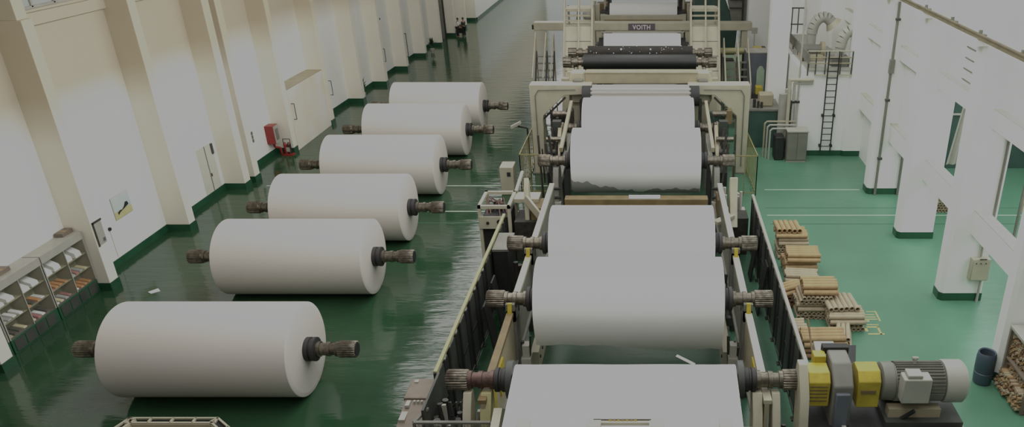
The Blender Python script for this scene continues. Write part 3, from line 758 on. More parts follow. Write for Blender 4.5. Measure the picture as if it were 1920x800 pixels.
fins = MB().lathe([(5.5 - 5.5, .38), (.04, .46), (.3, .47), (.32, .44), (1.5, .44)], (5.5, 16.0, zc), 72)
for j in range(36):
    a = 2 * PI * j / 36
    fins.bar((5.85, 16 + .46 * math.cos(a), zc + .46 * math.sin(a)), (6.98, 16 + .46 * math.cos(a), zc + .46 * math.sin(a)), .014, .06) if abs(math.cos(a)) < .2 or True else None
fins.build('motor_body', GREYM, t)
MB().lathe([(0, .5), (.03, .52), (.45, .52), (.52, .46), (.53, .3)], (7.02, 16.0, zc), 64).build('fan_cowl', GREYL, t)
MB().box(5.86, 6.52, 15.24, 15.6, 2.78, 3.45).build('terminal_box', GREYL, t, bevel=.03)
MB().box(5.95, 6.3, 15.28, 15.6, 3.45, 3.54).build('terminal_lid', GREYL, t, bevel=.02)
MB().tube((6.35, 16.1, 3.36), (6.35, 16.1, 3.5), .05).tube((6.28, 16.1, 3.5), (6.42, 16.1, 3.5), .04).build('lifting_eye', GREYL, t)
MB().box(5.7, 6.95, 15.5, 15.75, 2.2, 2.44).box(5.7, 6.95, 16.25, 16.5, 2.2, 2.5).split('motor_foot', BEIGE, t)
MB().tube((5.95, 15.5, 2.1), (6.25, 15.35, 2.5), .05).build('cable_gland', SOOT, t)
MB().box(3.75, 7.5, 15.0, 16.9, 0, 2.0).build('base_block', SOOT, t, bevel=.02)
MB().box(5.6, 7.45, 15.3, 16.7, 2.0, 2.2).build('motor_bed', GREYD, t)
MB().box(6.7, 7.5, 15.0, 15.08, 1.98, 2.06).box(7.42, 7.5, 15.0, 16.4, 1.98, 2.06).split('bed_edge', GREYL, t)
MB().bar((4.6, 15.45, 2.05), (4.78, 14.6, 1.95), .1, .06).bar((3.7, 14.6, 1.95), (4.8, 14.6, 1.95), .08, .06).split('front_frame', GREYL, t)
for x in (3.72, 4.76): MB().box(x - .04, x + .04, 14.56, 14.64, 0, 1.95).build('frame_leg', GREYL, t)
t = thing('metal_cover', 'white sheet metal cover box with a black plate behind the yellow guard', 'cover', (4.95, 18, 0))
MB().hexa([(4.45, 17.3, 0), (5.2, 17.3, 0), (5.2, 18.6, 0), (4.45, 18.6, 0), (4.45, 17.3, 2.2), (5.15, 17.3, 2.2), (5.0, 18.6, 2.45), (4.45, 18.6, 2.45)]).build('cover', GREYL, t, bevel=.02)
MB().hexa([(5.22, 17.2, 0), (5.28, 17.2, 0), (5.7, 18.0, 0), (5.64, 18.0, 0), (5.22, 17.2, 2.3), (5.28, 17.2, 2.3), (5.55, 18.3, 2.5), (5.05, 18.3, 2.5)]).build('black_plate', SOOT, t)
t = thing('lever_rod', 'thin brown lever rods leaning at the near end of the right fence', 'rod', (4.3, 17.2, 0))
MB().tube((4.25, 16.75, 2.0), (4.15, 18.2, 3.4), .025).tube((4.28, 16.8, 0), (4.28, 16.8, 2.4), .04).build('rod', BROWN, t)

# white slotted frame at the lower left corner
t = thing('platform_basket', 'white slotted steel basket frame at the lower left edge', 'platform', (-12.6, 16.3, 0))
rim = [(-14.35, 15.6), (-13.85, 17.05), (-11.5, 17.05), (-10.6, 16.3), (-10.4, 15.4)]
for (xa, ya), (xb, yb) in zip(rim[:-1], rim[1:]):
    d = Vector((xb - xa, yb - ya, 0)); L = d.length; d.normalize(); nrm = Vector((d.y, -d.x, 0))
    A = Vector((xa, ya, 1.0)); B = Vector((xb, yb, 1.0))
    MB().bar(A, B, .05, .05).bar(A + nrm * .2, B + nrm * .2, .05, .05).build('rim_bar', CREAM, t)
    st = MB(); k = max(2, round(L / .58))
    for j in range(k + 1):
        p = A + d * (L * j / k); st.bar(p, p + nrm * .2, .05, .05)
    st.split('rim_spacer', CREAM, t)
    MB().bar(A + nrm * .1 - Vector((0, 0, .05)), B + nrm * .1 - Vector((0, 0, .05)), .16, .02).build('rim_gasket', SOOT, t)
    pn = MB(); q0, q1 = A + nrm * .22, B + nrm * .22
    pn.hexa([q0 - Vector((0, 0, 1.0)), q1 - Vector((0, 0, 1.0)), q1 + nrm * .03 - Vector((0, 0, 1.0)), q0 + nrm * .03 - Vector((0, 0, 1.0)), q0 - Vector((0, 0, .02)), q1 - Vector((0, 0, .02)), q1 + nrm * .03 - Vector((0, 0, .02)), q0 + nrm * .03 - Vector((0, 0, .02))])
    pn.build('side_panel', BEIGE, t)
MB().box(-14.0, -10.9, 15.2, 16.8, .55, .6).build('deck', GREYL, t)
for j in range(5): MB().box(-13.8 + j * .6, -13.74 + j * .6, 15.2, 16.8, .6, .66).build('deck_rib', CREAM, t)

# ---------------------------------------------------------------- far part of the machine
def far_spool(label, y, z, body, r, ends, m):
    t = thing('reel_spool', label, 'spool', (XM, y, z - r), 'empty dark reel spools')
    MB().lathe([(-body / 2, r), (body / 2, r)], (XM, y, z), 56).build('spool_body', m, t)
    for s in (-1, 1):
        lp = lambda P: [(s * (body / 2 + a), q) for a, q in P]
        MB().lathe(lp([(0, .24), (.12, .24), (.13, .17), (.3, .17), (.31, .26), (.55, .26), (.56, .18), (.66, .18)]), (XM, y, z), 32).build('journal', STEEL, t)
        MB().lathe(lp([(.66, .27), (.68, .29), (ends, .29), (ends + .02, .26)]), (XM, y, z), 48, star=.92).build('gear_coupling', STEEL, t)
    return t
far_spool('green-black empty reel spool, nearer of the two dark spools', 43.45, 4.85, 6.1, .42, 1.1, ROLLG)
f2 = far_spool('speckled black empty reel spool, further of the two dark spools', 45.5, 4.95, 5.9, .38, 1.1, SPECK)
sp = MB()
for j in range(30):
    a = random.uniform(.1, 2.0); x = XM + random.uniform(-2.8, 2.8)
    sp.ball((x, 45.5 - .38 * math.cos(a), 4.95 + .38 * math.sin(a)), random.choice([.015, .015, .02, .03]), 6)
for q in ((-1.7, .06), (-.05, .05)): sp.ball((q[0], 45.5 - .3, 4.95 + .25), q[1], 8)
sp.split('paper_speck', PAPER, f2)
for s, nm in ((-1, 'left'), (1, 'right')):
    x = XM + s * 3.7
    t = thing('spool_stand', 'cream stand carrying the %s ends of the two dark spools' % nm, 'machine stand', (x, 44.4, 0))
    MB().prism([(42.8, 0), (46.2, 0), (46.0, 4.68), (45.2, 4.68), (44.9, 4.3), (43.9, 4.3), (43.8, 4.58), (43.1, 4.58)], 'x', x - .14, x + .14).build('plate', CREAM, t, bevel=.03)
    MB().box(x - .2, x + .2, 42.7, 43.0, 3.9, 4.5).build('bracket', CREAM, t, bevel=.02)
    MB().box(x + s * .3 - .2, x + s * .3 + .2, 42.4, 42.8, 0, 4.2).build('post', CREAM, t)

# steep stairways either side
for s, nm, x0, x1 in ((-1, 'left', -5.3, -3.62), (1, 'right', 2.42, 4.12)):
    t = thing('stairway', 'steep cream stairway with tube handrails %s of the dark spools' % nm, 'stairs', ((x0 + x1) / 2, 47, 0), 'steep stairways beside the dark spools')
    y0, z0, y1, z1 = 46.6, 0.0, 50.6, 6.6
    for x in (x0, x1): MB().bar((x, y0, z0 + .15), (x, y1, z1), .1, .28).build('stringer', CREAM, t)
    k = 24
    for j in range(k):
        u = (j + .6) / k
        MB().box(x0, x1, y0 + (y1 - y0) * u - .02, y0 + (y1 - y0) * u + .22, z0 + (z1 - z0) * u - .03, z0 + (z1 - z0) * u + .05).build('tread', CREAM, t)
    ya, za, yb, zb = y0 - .18, z0, y0 - .18 + (y1 - y0) * .86, z0 + (z1 - z0) * .86
    MB().hexa([(x0 + .05, ya, za), (x1 - .05, ya, za), (x1 - .05, ya + .04, za), (x0 + .05, ya + .04, za), (x0 + .05, yb, zb), (x1 - .05, yb, zb), (x1 - .05, yb + .04, zb), (x0 + .05, yb + .04, zb)]).build('cover_plate', CREAM, t)
    for q in (.5, .62, .74): MB().box(x0 + .06, x1 - .06, y0 - .2 + (y1 - y0) * q, y0 - .17 + (y1 - y0) * q, z0 + (z1 - z0) * q - .015, z0 + (z1 - z0) * q + .015).build('plate_seam', GREYM, t)
    for x in (x0, x1, x0 + (x1 - x0) * (.52)):
        MB().tube((x, y0 - .1, z0 + 1.1), (x, y1, z1 + .9), .05).tube((x, y1, z1), (x, y1, z1 + .9), .05).tube((x, y0, 0), (x, y0 - .1, 1.1), .05).build('handrail', CREAM, t)
    MB().tube((x0, y1, z1 + .9), (x1, y1, z1 + .9), .05).build('top_bar', CREAM, t)
    MB().box(x0, x1, y1, y1 + 1.5, z1 - .1, z1).box(x0, x0 + .12, y1 + 1.3, y1 + 1.5, 0, z1).box(x1 - .12, x1, y1 + 1.3, y1 + 1.5, 0, z1).build('landing', CREAM, t)
# low side stairs
for x0, x1, yb, nm in ((-7.45, -6.3, 51.5, 'left of the far machine'), (4.5, 6.0, 49.6, 'right of the far machine')):
    t = thing('step_stairs', 'grey open tread stairs with upright posts ' + nm, 'stairs', ((x0 + x1) / 2, yb, 0), 'open tread stairs')
    k = 9
    for j in range(k):
        y = yb - 2.2 + j * .32; z = .45 + j * .38
        MB().box(x0, x1, y, y + .3, z - .06, z).build('tread', GREYM, t)
    for x in (x0, x1, (x0 + x1) / 2 + .1):
        MB().bar((x, yb - 2.3, .1), (x, yb + .7, 3.7), .08, .25).build('stringer', DSTEEL, t)
        MB().tube((x, yb - 2.0, 0), (x, yb - 2.0, 2.6), .045).tube((x, yb + .7, 0), (x, yb + .7, 4.9), .045).tube((x, yb - 2.0, 2.6), (x, yb + .7, 4.9), .045).build('handrail', CREAM, t)

# calender section with the named beam
t = thing('cross_beam', 'long cream cross beam carrying a dark name board', 'beam', (XM, 57.6, 0))
MB().box(-8.3, 7.1, 57.4, 58.2, 4.15, 4.7).build('beam', CREAM, t, bevel=.04)
MB().box(-8.45, -8.3, 57.6, 58.0, 4.2, 4.5).build('end_cap', SOOT, t)
for x in (-5.2, -3.7, 2.6, 4.1, 6.6): MB().box(x - .2, x + .2, 57.5, 58.1, 0, 4.15).build('column', CREAM, t)
sg = MB().box(-1.62, .25, 57.3, 57.4, 4.19, 4.64).build('name_board', mat('dark_purple_board', (62, 54, 58), 0.5, var=0.1), t)
cu = bpy.data.curves.new('lettering', 'FONT'); cu.body = 'VOITH'; cu.size = .42; cu.extrude = .012; cu.align_x = 'CENTER'; cu.offset = .012
cu.space_character = 1.15
tmp = bpy.data.objects.new('lettering_source', cu); C.objects.link(tmp)
bpy.context.view_layer.update()
me = bpy.data.meshes.new_from_object(tmp.evaluated_get(bpy.context.evaluated_depsgraph_get()))
bpy.data.objects.remove(tmp)
R_ = Matrix.Rotation(PI / 2, 4, 'X')
xs = [v.co.x for v in me.vertices]; wd = max(xs) - min(xs)
me.transform(Matrix.Translation(Vector((-.685, 57.28, 4.26)) - Vector((XM, 57.6, 0))) @ R_ @ Matrix.Diagonal((1.25 / wd, 1, 1, 1)))
me.materials.clear(); me.materials.append(mat('pale_lettering', (150, 144, 146), .5, var=.02))
o = bpy.data.objects.new('lettering', me); C.objects.link(o); o.parent = sg
def far_roll(label, y, z, R, w_, bar_m):
    t = thing('calender_roll', label, 'roll', (XM, y, 0), 'white webs on the far machine')
    MB().lathe([(-w_ / 2, R), (w_ / 2, R)], (XM, y, z), 56).build('web_roll', PAPER, t)
    for s in (-1, 1):
        x = XM + s * (w_ / 2)
        MB().lathe([(s * .0, R * .7), (s * .35, R * .7), (s * .36, .2), (s * .6, .2)], (x, y, z), 24).build('roll_end', SOOT, t)
        MB().box(x + s * .45 - .22, x + s * .45 + .22, y - .5, y + .5, 0, z + .3).build('bearing_stand', GREYD, t, bevel=.03)
        MB().box(x + s * .45 - .3, x + s * .45 + .3, y - .6, y - .3, z - .5, z + .1).build('bearing', GREYL, t, bevel=.05)
        MB().box(x + s * .95 - .16, x + s * .95 + .16, y - .3, y + .3, 0, z + .8).build('side_frame', CREAM, t, bevel=.03)
    return t
t = far_roll('white web on the roll just below the name board beam', 56.3, 3.2, .95, 5.3, None)
MB().box(XM - 2.9, XM + 2.9, 56.9, 57.0, 4.1, 4.18).box(XM - 2.9, XM + 2.9, 56.9, 57.0, 3.9, 3.94).split('guard_rail', GREYL, t)
MB().box(XM - 2.62, XM + 2.62, 55.3, 55.4, 2.6, 2.85).build('web_fold', PAPERG, t)
t = far_roll('white web on the roll at the top of the picture', 65.2, 4.1, .85, 5.3, None)
MB().lathe([(-3.0, .2), (3.0, .2)], (XM, 62.8, 3.85), 32).build('ochre_roller', BROWN, t)
MB().box(XM - 3.2, XM + 3.2, 62.2, 62.5, 3.2, 3.6).box(XM - 3.3, XM + 3.3, 63.0, 63.3, 3.8, 4.35).split('lower_beam', CREAM, t, bevel=.03)
for x in (XM - 3.1, XM + 2.9): MB().box(x, x + .2, 62.2, 63.2, 0, 3.8).build('stand', CREAM, t)
for j in range(4): MB().box(XM - 2.4 + j * 1.3, XM - 1.6 + j * 1.3, 62.15, 62.2, 3.62, 3.68).build('dark_slot', SOOT, t)
t = thing('dryer_hood', 'brown and ochre dryer hood beams at the top edge of the machine', 'machine hood', (XM, 70, 0))
MB().box(-3.6, 2.4, 69.5, 71, 4.6, 5.0).build('beam', BROWN, t, bevel=.05)
MB().box(-3.6, 2.4, 71, 73, 5.2, 6.4).build('hood', BEIGE, t, bevel=.05)
for x in (-3.9, 2.3): MB().box(x, x + .4, 69.5, 73, 0, 6.4).build('side_frame', DSTEEL, t, bevel=.03)
for x, m in ((-4.2, YELL), (2.7, YELL)):
    MB().box(x - .2, x + .7, 66.0, 67.2, 0, 4.8).build('ochre_cabinet', BROWN, t, bevel=.05)
for x, z in ((-3.7, 5.2), (-4.5, 5.0), (2.6, 5.4)):
    MB().tube((x, 66.0, 0), (x, 66.0, z), .1).build('pipe', CREAM, t)
t = thing('service_platform', 'cream valve stand left of the top web roll', 'machine stand', (-5, 64, 0))
MB().box(-5.3, -4.5, 63.4, 64.4, 0, 4.2).build('stand', CREAM, t, bevel=.08)
MB().ball((-4.9, 63.6, 4.3), .45, 14).build('cowl', GREYL, t)
MB().bar((-6.3, 64, 1.0), (-5.6, 64, 5.2), .12, .12).bar((-5.6, 64, 0), (-5.6, 64, 5.2), .1, .1).build('brace', GREYM, t)
# dark green hopper top right
t = thing('chemical_hopper', 'dark green tank with sloping side at the top right of the machine', 'tank', (5.3, 64, 0))
MB().prism([(3.4, 0), (6.4, 0), (6.6, 3.7), (6.0, 4.6), (5.6, 5.6), (5.5, 7), (3.2, 7)], 'y', 62.6, 66).build('tank_body', DGREEN, t, bevel=.05)
MB().prism([(6.2, 3.6), (7.2, 3.6), (7.2, 7), (5.7, 7), (5.8, 5.4)], 'y', 62.4, 62.8).build('grey_side', GREYM, t)
MB().tube((6.9, 62.2, 0), (6.9, 62.2, 7), .06).tube((5.9, 62.2, 5.6), (6.9, 62.2, 5.6), .05).tube((5.9, 62.2, 5.0), (6.9, 62.2, 5.0), .05).split('ladder_rail', DSTEEL, t)

# ---------------------------------------------------------------- right background
struct(MB().box(7.1, 9.6, 60, 61, 0, HW).build('wall_far_right', WHITE, smooth=False))
struct(MB().box(6.75, 7.85, 46.0, 46.8, 0, 9).build('wall_pier', COLUMN, bevel=.03))
struct(MB().box(7.95, 10.5, 42.15, 54, 0, 4.72).build('wall_equipment_room', WHITE, bevel=.02))
struct(MB().box(7.93, 10.5, 42.12, 42.2, 0, .3).build('baseboard_room', SKIRT))
struct(MB().box(7.8, 10.5, 54, 54.3, 0, HW).build('wall_behind_room', WHITE, smooth=False))
struct(MB().box(9.9, 11.5, 48.1, 60, 0, HW).build('wall_room_side', WHITE, smooth=False))
t = struct(MB().box(7.9, 7.97, 43.4, 47.6, .7, 2.5).build('window_6', DGREEN))
fr = MB()
for j in range(9): fr.box(7.86, 7.92, 43.4 + j * .52, 43.44 + j * .52, .7, 2.5)
for j in range(6): fr.box(7.86, 7.92, 43.4, 47.6, .7 + j * .35, .74 + j * .35)
fr.build('window_grille', GREYD, t)
t = thing('roof_platform', 'steel platform with railings on the roof of the white equipment room', 'platform', (9.2, 44, 4.72))
MB().box(8.2, 10.6, 42.0, 52, 4.72, 4.84).build('deck', GREYL, t)
MB().box(8.2, 8.26, 41.8, 53, 5.12, 5.62).build('side_board', GREYM, t)
for j in range(7):
    y = 42.05 + j * 1.7
    MB().box(8.26, 8.32, y, y + .06, 4.72, 5.6).build('post', GREYD, t)
for z in (5.1, 5.4, 5.72): MB().tube((8.2, 42.0, z), (10.55, 42.0, z), .035).build('front_rail', BEIGE if z < 5.7 else CREAM, t)
for x in (8.25, 8.65, 9.15, 9.95, 10.55): MB().box(x - .03, x + .03, 41.97, 42.03, 4.45, 5.74).build('post', GREYD, t)
MB().box(8.6, 10.6, 41.95, 42.02, 4.45, 4.52).build('kick_plate', CREAM, t)
for z in (5.4, 6.4): MB().tube((8.25, 52.4, z), (9.85, 52.4, z), .04).split('rear_rail', GREYD, t)
for x in (8.25, 8.6, 9.0, 9.4, 9.8): MB().tube((x, 52.4, 4.84), (x, 52.4, 6.4), .035).build('post', GREYD, t)
t = thing('wall_ladder', 'black steel ladder fixed to the white equipment room wall', 'ladder', (9.57, 42.0, 0))
for x in (9.3, 9.84): MB().tube((x, 41.95, .28), (x, 41.95, 5.72), .035).build('stile', SOOT, t)
for j in range(15): MB().tube((9.3, 41.95, .6 + j * .34), (9.84, 41.95, .6 + j * .34), .024).build('rung', SOOT, t)
for z in (.62, 2.3):
    for x in (9.27, 9.87): MB().box(x - .06, x + .06, 41.9, 42.16, z - .06, z + .06).build('wall_bracket', SOOT, t)
# vent cowls and machinery on the roof
def cowl(x, y, z, s, label):
    t = thing('vent_cowl', label, 'vent', (x, y, 4.84), 'curved vent cowls on the roof platform')
    pts = []
    for j in range(9):
        a = j / 8 * PI * .75
        pts.append((x + s * .6 * (1 - math.cos(a)), y, z + .9 * math.sin(a)))
    m2 = MB()
    m2.tube((x, y, 4.84), (x, y, z), .26, 20)
    for a, b in zip(pts[:-1], pts[1:]): m2.tube(a, b, .3, 20, caps=True)
    m2.build('duct', GREYL, t)
    e = Vector(pts[-1]); dd = (e - Vector(pts[-2])).normalized()
    MB().tube(e, e + dd * .25, .32, 20, r2=.5).build('mouth', CREAM, t)
    MB().box(x - .45, x + .45, y - .35, y + .35, 4.84, 5.35).build('fan_housing', GREYM, t, bevel=.03)
cowl(9.0, 45.6, 6.0, 1, 'further curved white vent cowl on the roof platform')
cowl(10.0, 42.7, 5.8, 1, 'nearer curved white vent cowl at the right end of the roof platform')
t = thing('roof_fan', 'brown grey fan unit lying on the roof platform', 'fan', (8.8, 44.5, 4.84))
MB().box(8.2, 9.4, 43.8, 45.0, 4.84, 5.15).build('bed', BEIGE, t, bevel=.03)
MB().tube((8.3, 44.4, 5.35), (9.3, 44.4, 5.35), .28, 24).build('motor', GREYM, t)
MB().tube((9.3, 44.3, 5.4), (9.5, 44.3, 5.4), .4, 24).build('impeller_case', BEIGE, t)
# pipes left of the room
t = thing('white_pipes', 'white pipes bending down beside the equipment room', 'pipes', (7.6, 42.3, 0))
MB().path([(8.6, 41.9, 4.25), (7.35, 41.9, 4.25), (7.35, 41.9, 0)], .09, 12).build('pipe', CREAM, t)
MB().path([(8.6, 42.0, 4.05), (7.62, 42.0, 4.05), (7.62, 42.0, 0)], .07, 12).build('pipe', GREYL, t)
MB().tube((7.85, 42.0, 0), (7.85, 42.0, 9), .05).split('pipe', GREYL, t)
MB().box(7.5, 7.95, 41.9, 42.1, 3.0, 3.1).build('pipe_clip', SOOT, t)
MB().tube((7.25, 43.2, 0), (7.25, 43.2, 3.2), .22, 20).tube((7.55, 43.4, 0), (7.55, 43.4, 3.4), .18, 20).split('duct', GREYL, t)
# tank, cabinets
t = thing('green_tank', 'long dark green rectangular tank beside the right fence', 'tank', (6.4, 44.6, 0))
MB().box(5.5, 7.2, 43.6, 45.9, 0, 2.12).build('tank_body', DGREEN, t, bevel=.03)
MB().box(5.45, 7.25, 43.55, 45.95, 2.12, 2.22).build('rim', GREYM, t)
MB().box(6.1, 6.9, 44.2, 45.0, 2.22, 2.9).build('beige_gearbox', BEIGE, t, bevel=.06)
MB().tube((5.8, 44.0, 2.22), (5.8, 44.0, 2.7), .09).tube((6.0, 43.9, 2.22), (6.0, 43.9, 2.6), .07).tube((6.2, 43.9, 2.22), (6.2, 43.9, 2.55), .07).build('valve', DSTEEL, t)
t = thing('grey_cabinet', 'grey double door steel cabinet on the floor by the ladder wall', 'cabinet', (7.8, 41.3, 0))
MB().box(7.28, 8.36, 40.95, 41.75, .1, 1.68).build('case', GREYM, t, bevel=.02)
MB().box(7.32, 7.8, 40.92, 40.96, .16, 1.6).build('door', GREYM, t)
MB().box(7.84, 8.32, 40.92, 40.96, .16, 1.6).build('door', GREYM, t)
MB().box(7.25, 8.4, 40.9, 41.8, 1.68, 1.74).build('top', GREYL, t)
MB().box(7.3, 8.34, 41.0, 41.7, 0, .1).build('plinth', GREYL, t)
t = thing('bent_pipes', 'row of pale bent pipes dropping beside the grey cabinet', 'pipes', (6.5, 41.5, 0))
for j in range(3):
    z = 2.0 - j * .14; x = 6.15 + j * .13; y = 41.9 - j * .2
    MB().path([(7.8, y, z), (x + .12, y, z), (x, y, z - .12), (x, y, 0)], .05, 10).build('pipe', GREYL if j else BEIGE, t)
MB().box(6.7, 7.2, 41.3, 42.2, 0, 1.3).build('pump', SOOT, t, bevel=.05)
t = thing('blue_grey_cabinet', 'tall blue grey cabinet with a pale upright panel behind the portal', 'cabinet', (6.65, 50.3, 0))
MB().box(5.95, 7.35, 50.0, 51.4, 0, 4.05).build('case', BLUEG, t, bevel=.02)
MB().prism([(6.62, 1.6), (7.1, 1.6), (7.1, 3.0), (6.95, 3.25), (6.77, 3.25), (6.62, 3.0)], 'y', 49.94, 50.0).build('pale_panel', PGREEN, t)
MB().box(5.93, 7.37, 49.98, 51.42, 4.05, 4.1).build('top_edge', GREYL, t)
t = thing('yellow_box', 'yellow and dark boxes standing behind the blue grey cabinet', 'machine box', (6.6, 52.5, 0))
MB().box(6.6, 7.15, 51.9, 52.6, 0, 4.0).build('yellow_case', YELL, t, bevel=.02)
MB().box(6.0, 6.6, 51.9, 52.6, 0, 3.9).box(7.15, 7.4, 51.9, 52.6, 0, 4.0).split('dark_case', DSTEEL, t, bevel=.02)
t = thing('yellow_box', 'small yellow box at the foot of the blue grey cabinet', 'machine box', (6.6, 48.3, 0))
MB().box(6.2, 6.75, 47.9, 48.5, 0, 2.0).build('stand', DSTEEL, t)
MB().box(6.35, 6.75, 47.8, 48.4, 2.0, 2.45).build('yellow_case', YELL, t, bevel=.02)
t = thing('yellow_pipe', 'thick pale yellow horizontal pipe beside the right stairway', 'pipe', (5.4, 52.2, 0))
MB().tube((4.3, 52.2, 3.75), (6.4, 52.2, 3.75), .2, 20).build('pipe', YELLP, t)
for x in (4.5, 5.9): MB().box(x, x + .12, 52.1, 52.3, 0, 3.6).build('support', DSTEEL, t)
t = thing('green_bench_unit', 'pale green machine bed behind the yellow pipe', 'machine', (5.6, 58, 0))
MB().box(4.5, 7.0, 54, 56.8, 0, 2.6).build('bed', PGREEN, t, bevel=.03)
MB().box(4.6, 5.6, 54.2, 55, 2.6, 2.75).build('dark_tray', DSTEEL, t)
t = thing('wall_panel_box', 'small instrument panel on a stalk before the white pier', 'panel', (7.0, 56, 0))
MB().box(6.9, 7.3, 55.9, 56.0, 4.2, 4.6).build('panel', GREYL, t)
MB().tube((7.1, 55.95, 0), (7.1, 55.95, 4.2), .05).build('stalk', GREYL, t)
MB().box(6.85, 7.4, 55.8, 55.95, 3.0, 3.25).build('dark_display', SOOT, t)

# ---------------------------------------------------------------- cardboard core tubes
def tube_mesh(L, r, m, axis):
    mb = MB(); bm = mb.bm; seg = 14; ri = r * .72
    d = Vector((1, 0, 0)) if axis == 'x' else Vector((0, 1, 0))
    u = Vector((0, 1, 0)) if axis == 'x' else Vector((1, 0, 0)); w_ = Vector((0, 0, 1))
    rings = []
    for t_, rr in ((-L / 2, ri), (-L / 2, r), (L / 2, r), (L / 2, ri)):
        rings.append([bm.verts.new(d * t_ + u * rr * math.cos(2 * PI * i / seg) + w_ * rr * math.sin(2 * PI * i / seg)) for i in range(seg)])
    for k in range(4):
        A, B = rings[k], rings[(k + 1) % 4]
        for i in range(seg): bm.faces.new((A[i], A[(i + 1) % seg], B[(i + 1) % seg], B[i]))
    bmesh.ops.recalc_face_normals(bm, faces=bm.faces)
    me = bpy.data.meshes.new('core_tube'); bm.to_mesh(me); bm.free()
    me.polygons.foreach_set('use_smooth', [True] * len(me.polygons)); me.set_sharp_from_angle(angle=0.6)
    me.materials.append(m)
    return me
_tm = {}
def tubes(cx, cy, z, axis, L, r, rows, label, group, m, rot=0.0, straps=True):
    """a bundle: rows = tubes per layer from the bottom; returns its top height"""
    key = (L, r, m.name, axis)
    if key not in _tm: _tm[key] = tube_mesh(L, r, m, axis)
    zz = z + r
    for li, n_ in enumerate(rows):
        for i in range(n_):
            o = bpy.data.objects.new('core_tube', _tm[key]); C.objects.link(o)
            off = (i - (n_ - 1) / 2) * 2 * r * 1.01
            j = random.uniform(-.03, .03)
            px, py_ = (j, off) if axis == 'x' else (off, j)
            c, s_ = math.cos(rot), math.sin(rot)
            o.location = (cx + px * c - py_ * s_, cy + px * s_ + py_ * c, zz + .001)
            o.rotation_euler = (0, 0, rot)
            tag(o, label, 'cardboard tube', group)
        zz += r * 1.76
    return zz - r * 1.76 + r
r1 = .085
base = 'core tubes stacked along the right fence'
def stack(cx, cy, layers, where):
    z = 0
    for li, (axis, L, r, rows, m, rot, dx, dy) in enumerate(layers):
        pos = 'bottom' if li == 0 else 'top' if li == len(layers) - 1 else ['second', 'third', 'fourth'][li - 1]
        dirn = {'x': 'lying crosswise', 'y': 'with ends to the camera'}[axis]
        z = tubes(cx + dx, cy + dy, z, axis, L, r, rows, '%s cardboard tube, %s layer of the %s' % ({'brown_cardboard': 'brown', 'pale_cardboard': 'pale', 'dark_cardboard': 'dark'}[m.name], pos, where),
                  'tubes in the %s layer of the %s' % (pos, where), m, rot)
    return z
stack(5.62, 29.35, [('x', 1.1, .085, [6, 5], CARDL, 0, .05, 0), ('y', 1.0, .07, [8, 7], CARDL, 0, .02, 0), ('x', 1.2, .085, [6, 5], CARDL, 0, .08, 0), ('x', 1.25, .08, [6], CARD, .0, .02, 0), ('y', .95, .1, [5], CARD, .04, -.1, .15)], 'furthest tube stack')
stack(5.75, 27.75, [('x', 1.2, .085, [6, 6], CARDL, 0, 0, 0), ('x', 1.25, .085, [6, 5], CARD, .04, .0, 0), ('x', 1.25, .09, [6, 5], CARD, -.02, .1, -.05)], 'second furthest tube stack')
stack(5.55, 26.55, [('y', .8, .08, [6, 5], CARDL, 0, 0, .0), ('x', 1.2, .085, [5, 4], CARDL, -.1, .08, -.02)], 'low tube stack in the middle of the row')
stack(5.75, 24.5, [('y', 1.0, .075, [9, 8], CARDL, 0, 0, 0), ('x', 1.35, .085, [6, 5], CARDL, 0, 0, 0), ('y', 1.0, .075, [8, 7], CARDL, 0, .0, 0), ('x', 1.2, .1, [5, 4], CARD, 0, .12, .05)], 'tall middle tube stack')
stack(4.85, 25.3, [('y', 1.0, .085, [4, 3, 2], CARDD, 0, 0, 0), ('x', 1.0, .085, [4, 3], CARD, .5, .1, -.1)], 'slanting tube pile against the fence')
stack(6.68, 23.7, [('y', 1.0, .075, [8, 7], CARDL, 0, -.02, 0), ('x', 1.2, .085, [6, 5], CARDL, 0, -.05, -.1), ('y', 1.05, .09, [6], CARDL, .06, -.15, .3)], 'outermost tube stack on the open floor')
stack(5.55, 21.95, [('x', 1.4, .09, [6, 5], CARDD, 0, 0, 0), ('x', 1.4, .095, [5, 4], CARD, .02, 0, .05)], 'nearest tube stack behind the white cover')
stack(6.38, 22.65, [('y', 1.1, .075, [4, 3, 3], CARDL, -.2, 0, 0)], 'slanted honeycomb tube pile beside the nearest stack')
stack(4.75, 22.9, [('y', .9, .09, [3, 2], CARDD, .0, 0, 0), ('x', .7, .09, [4], CARDL, .1, .05, 0)], 'dark tube pile tucked against the fence')
# pile seen through the colonnade
tubes(13.6, 34.6, 0, 'y', 1.5, .07, [9, 8, 7, 6, 5, 4, 3], 'pale tube in the triangular pile seen beyond the colonnade', 'tubes in the pile beyond the colonnade', CARDL)

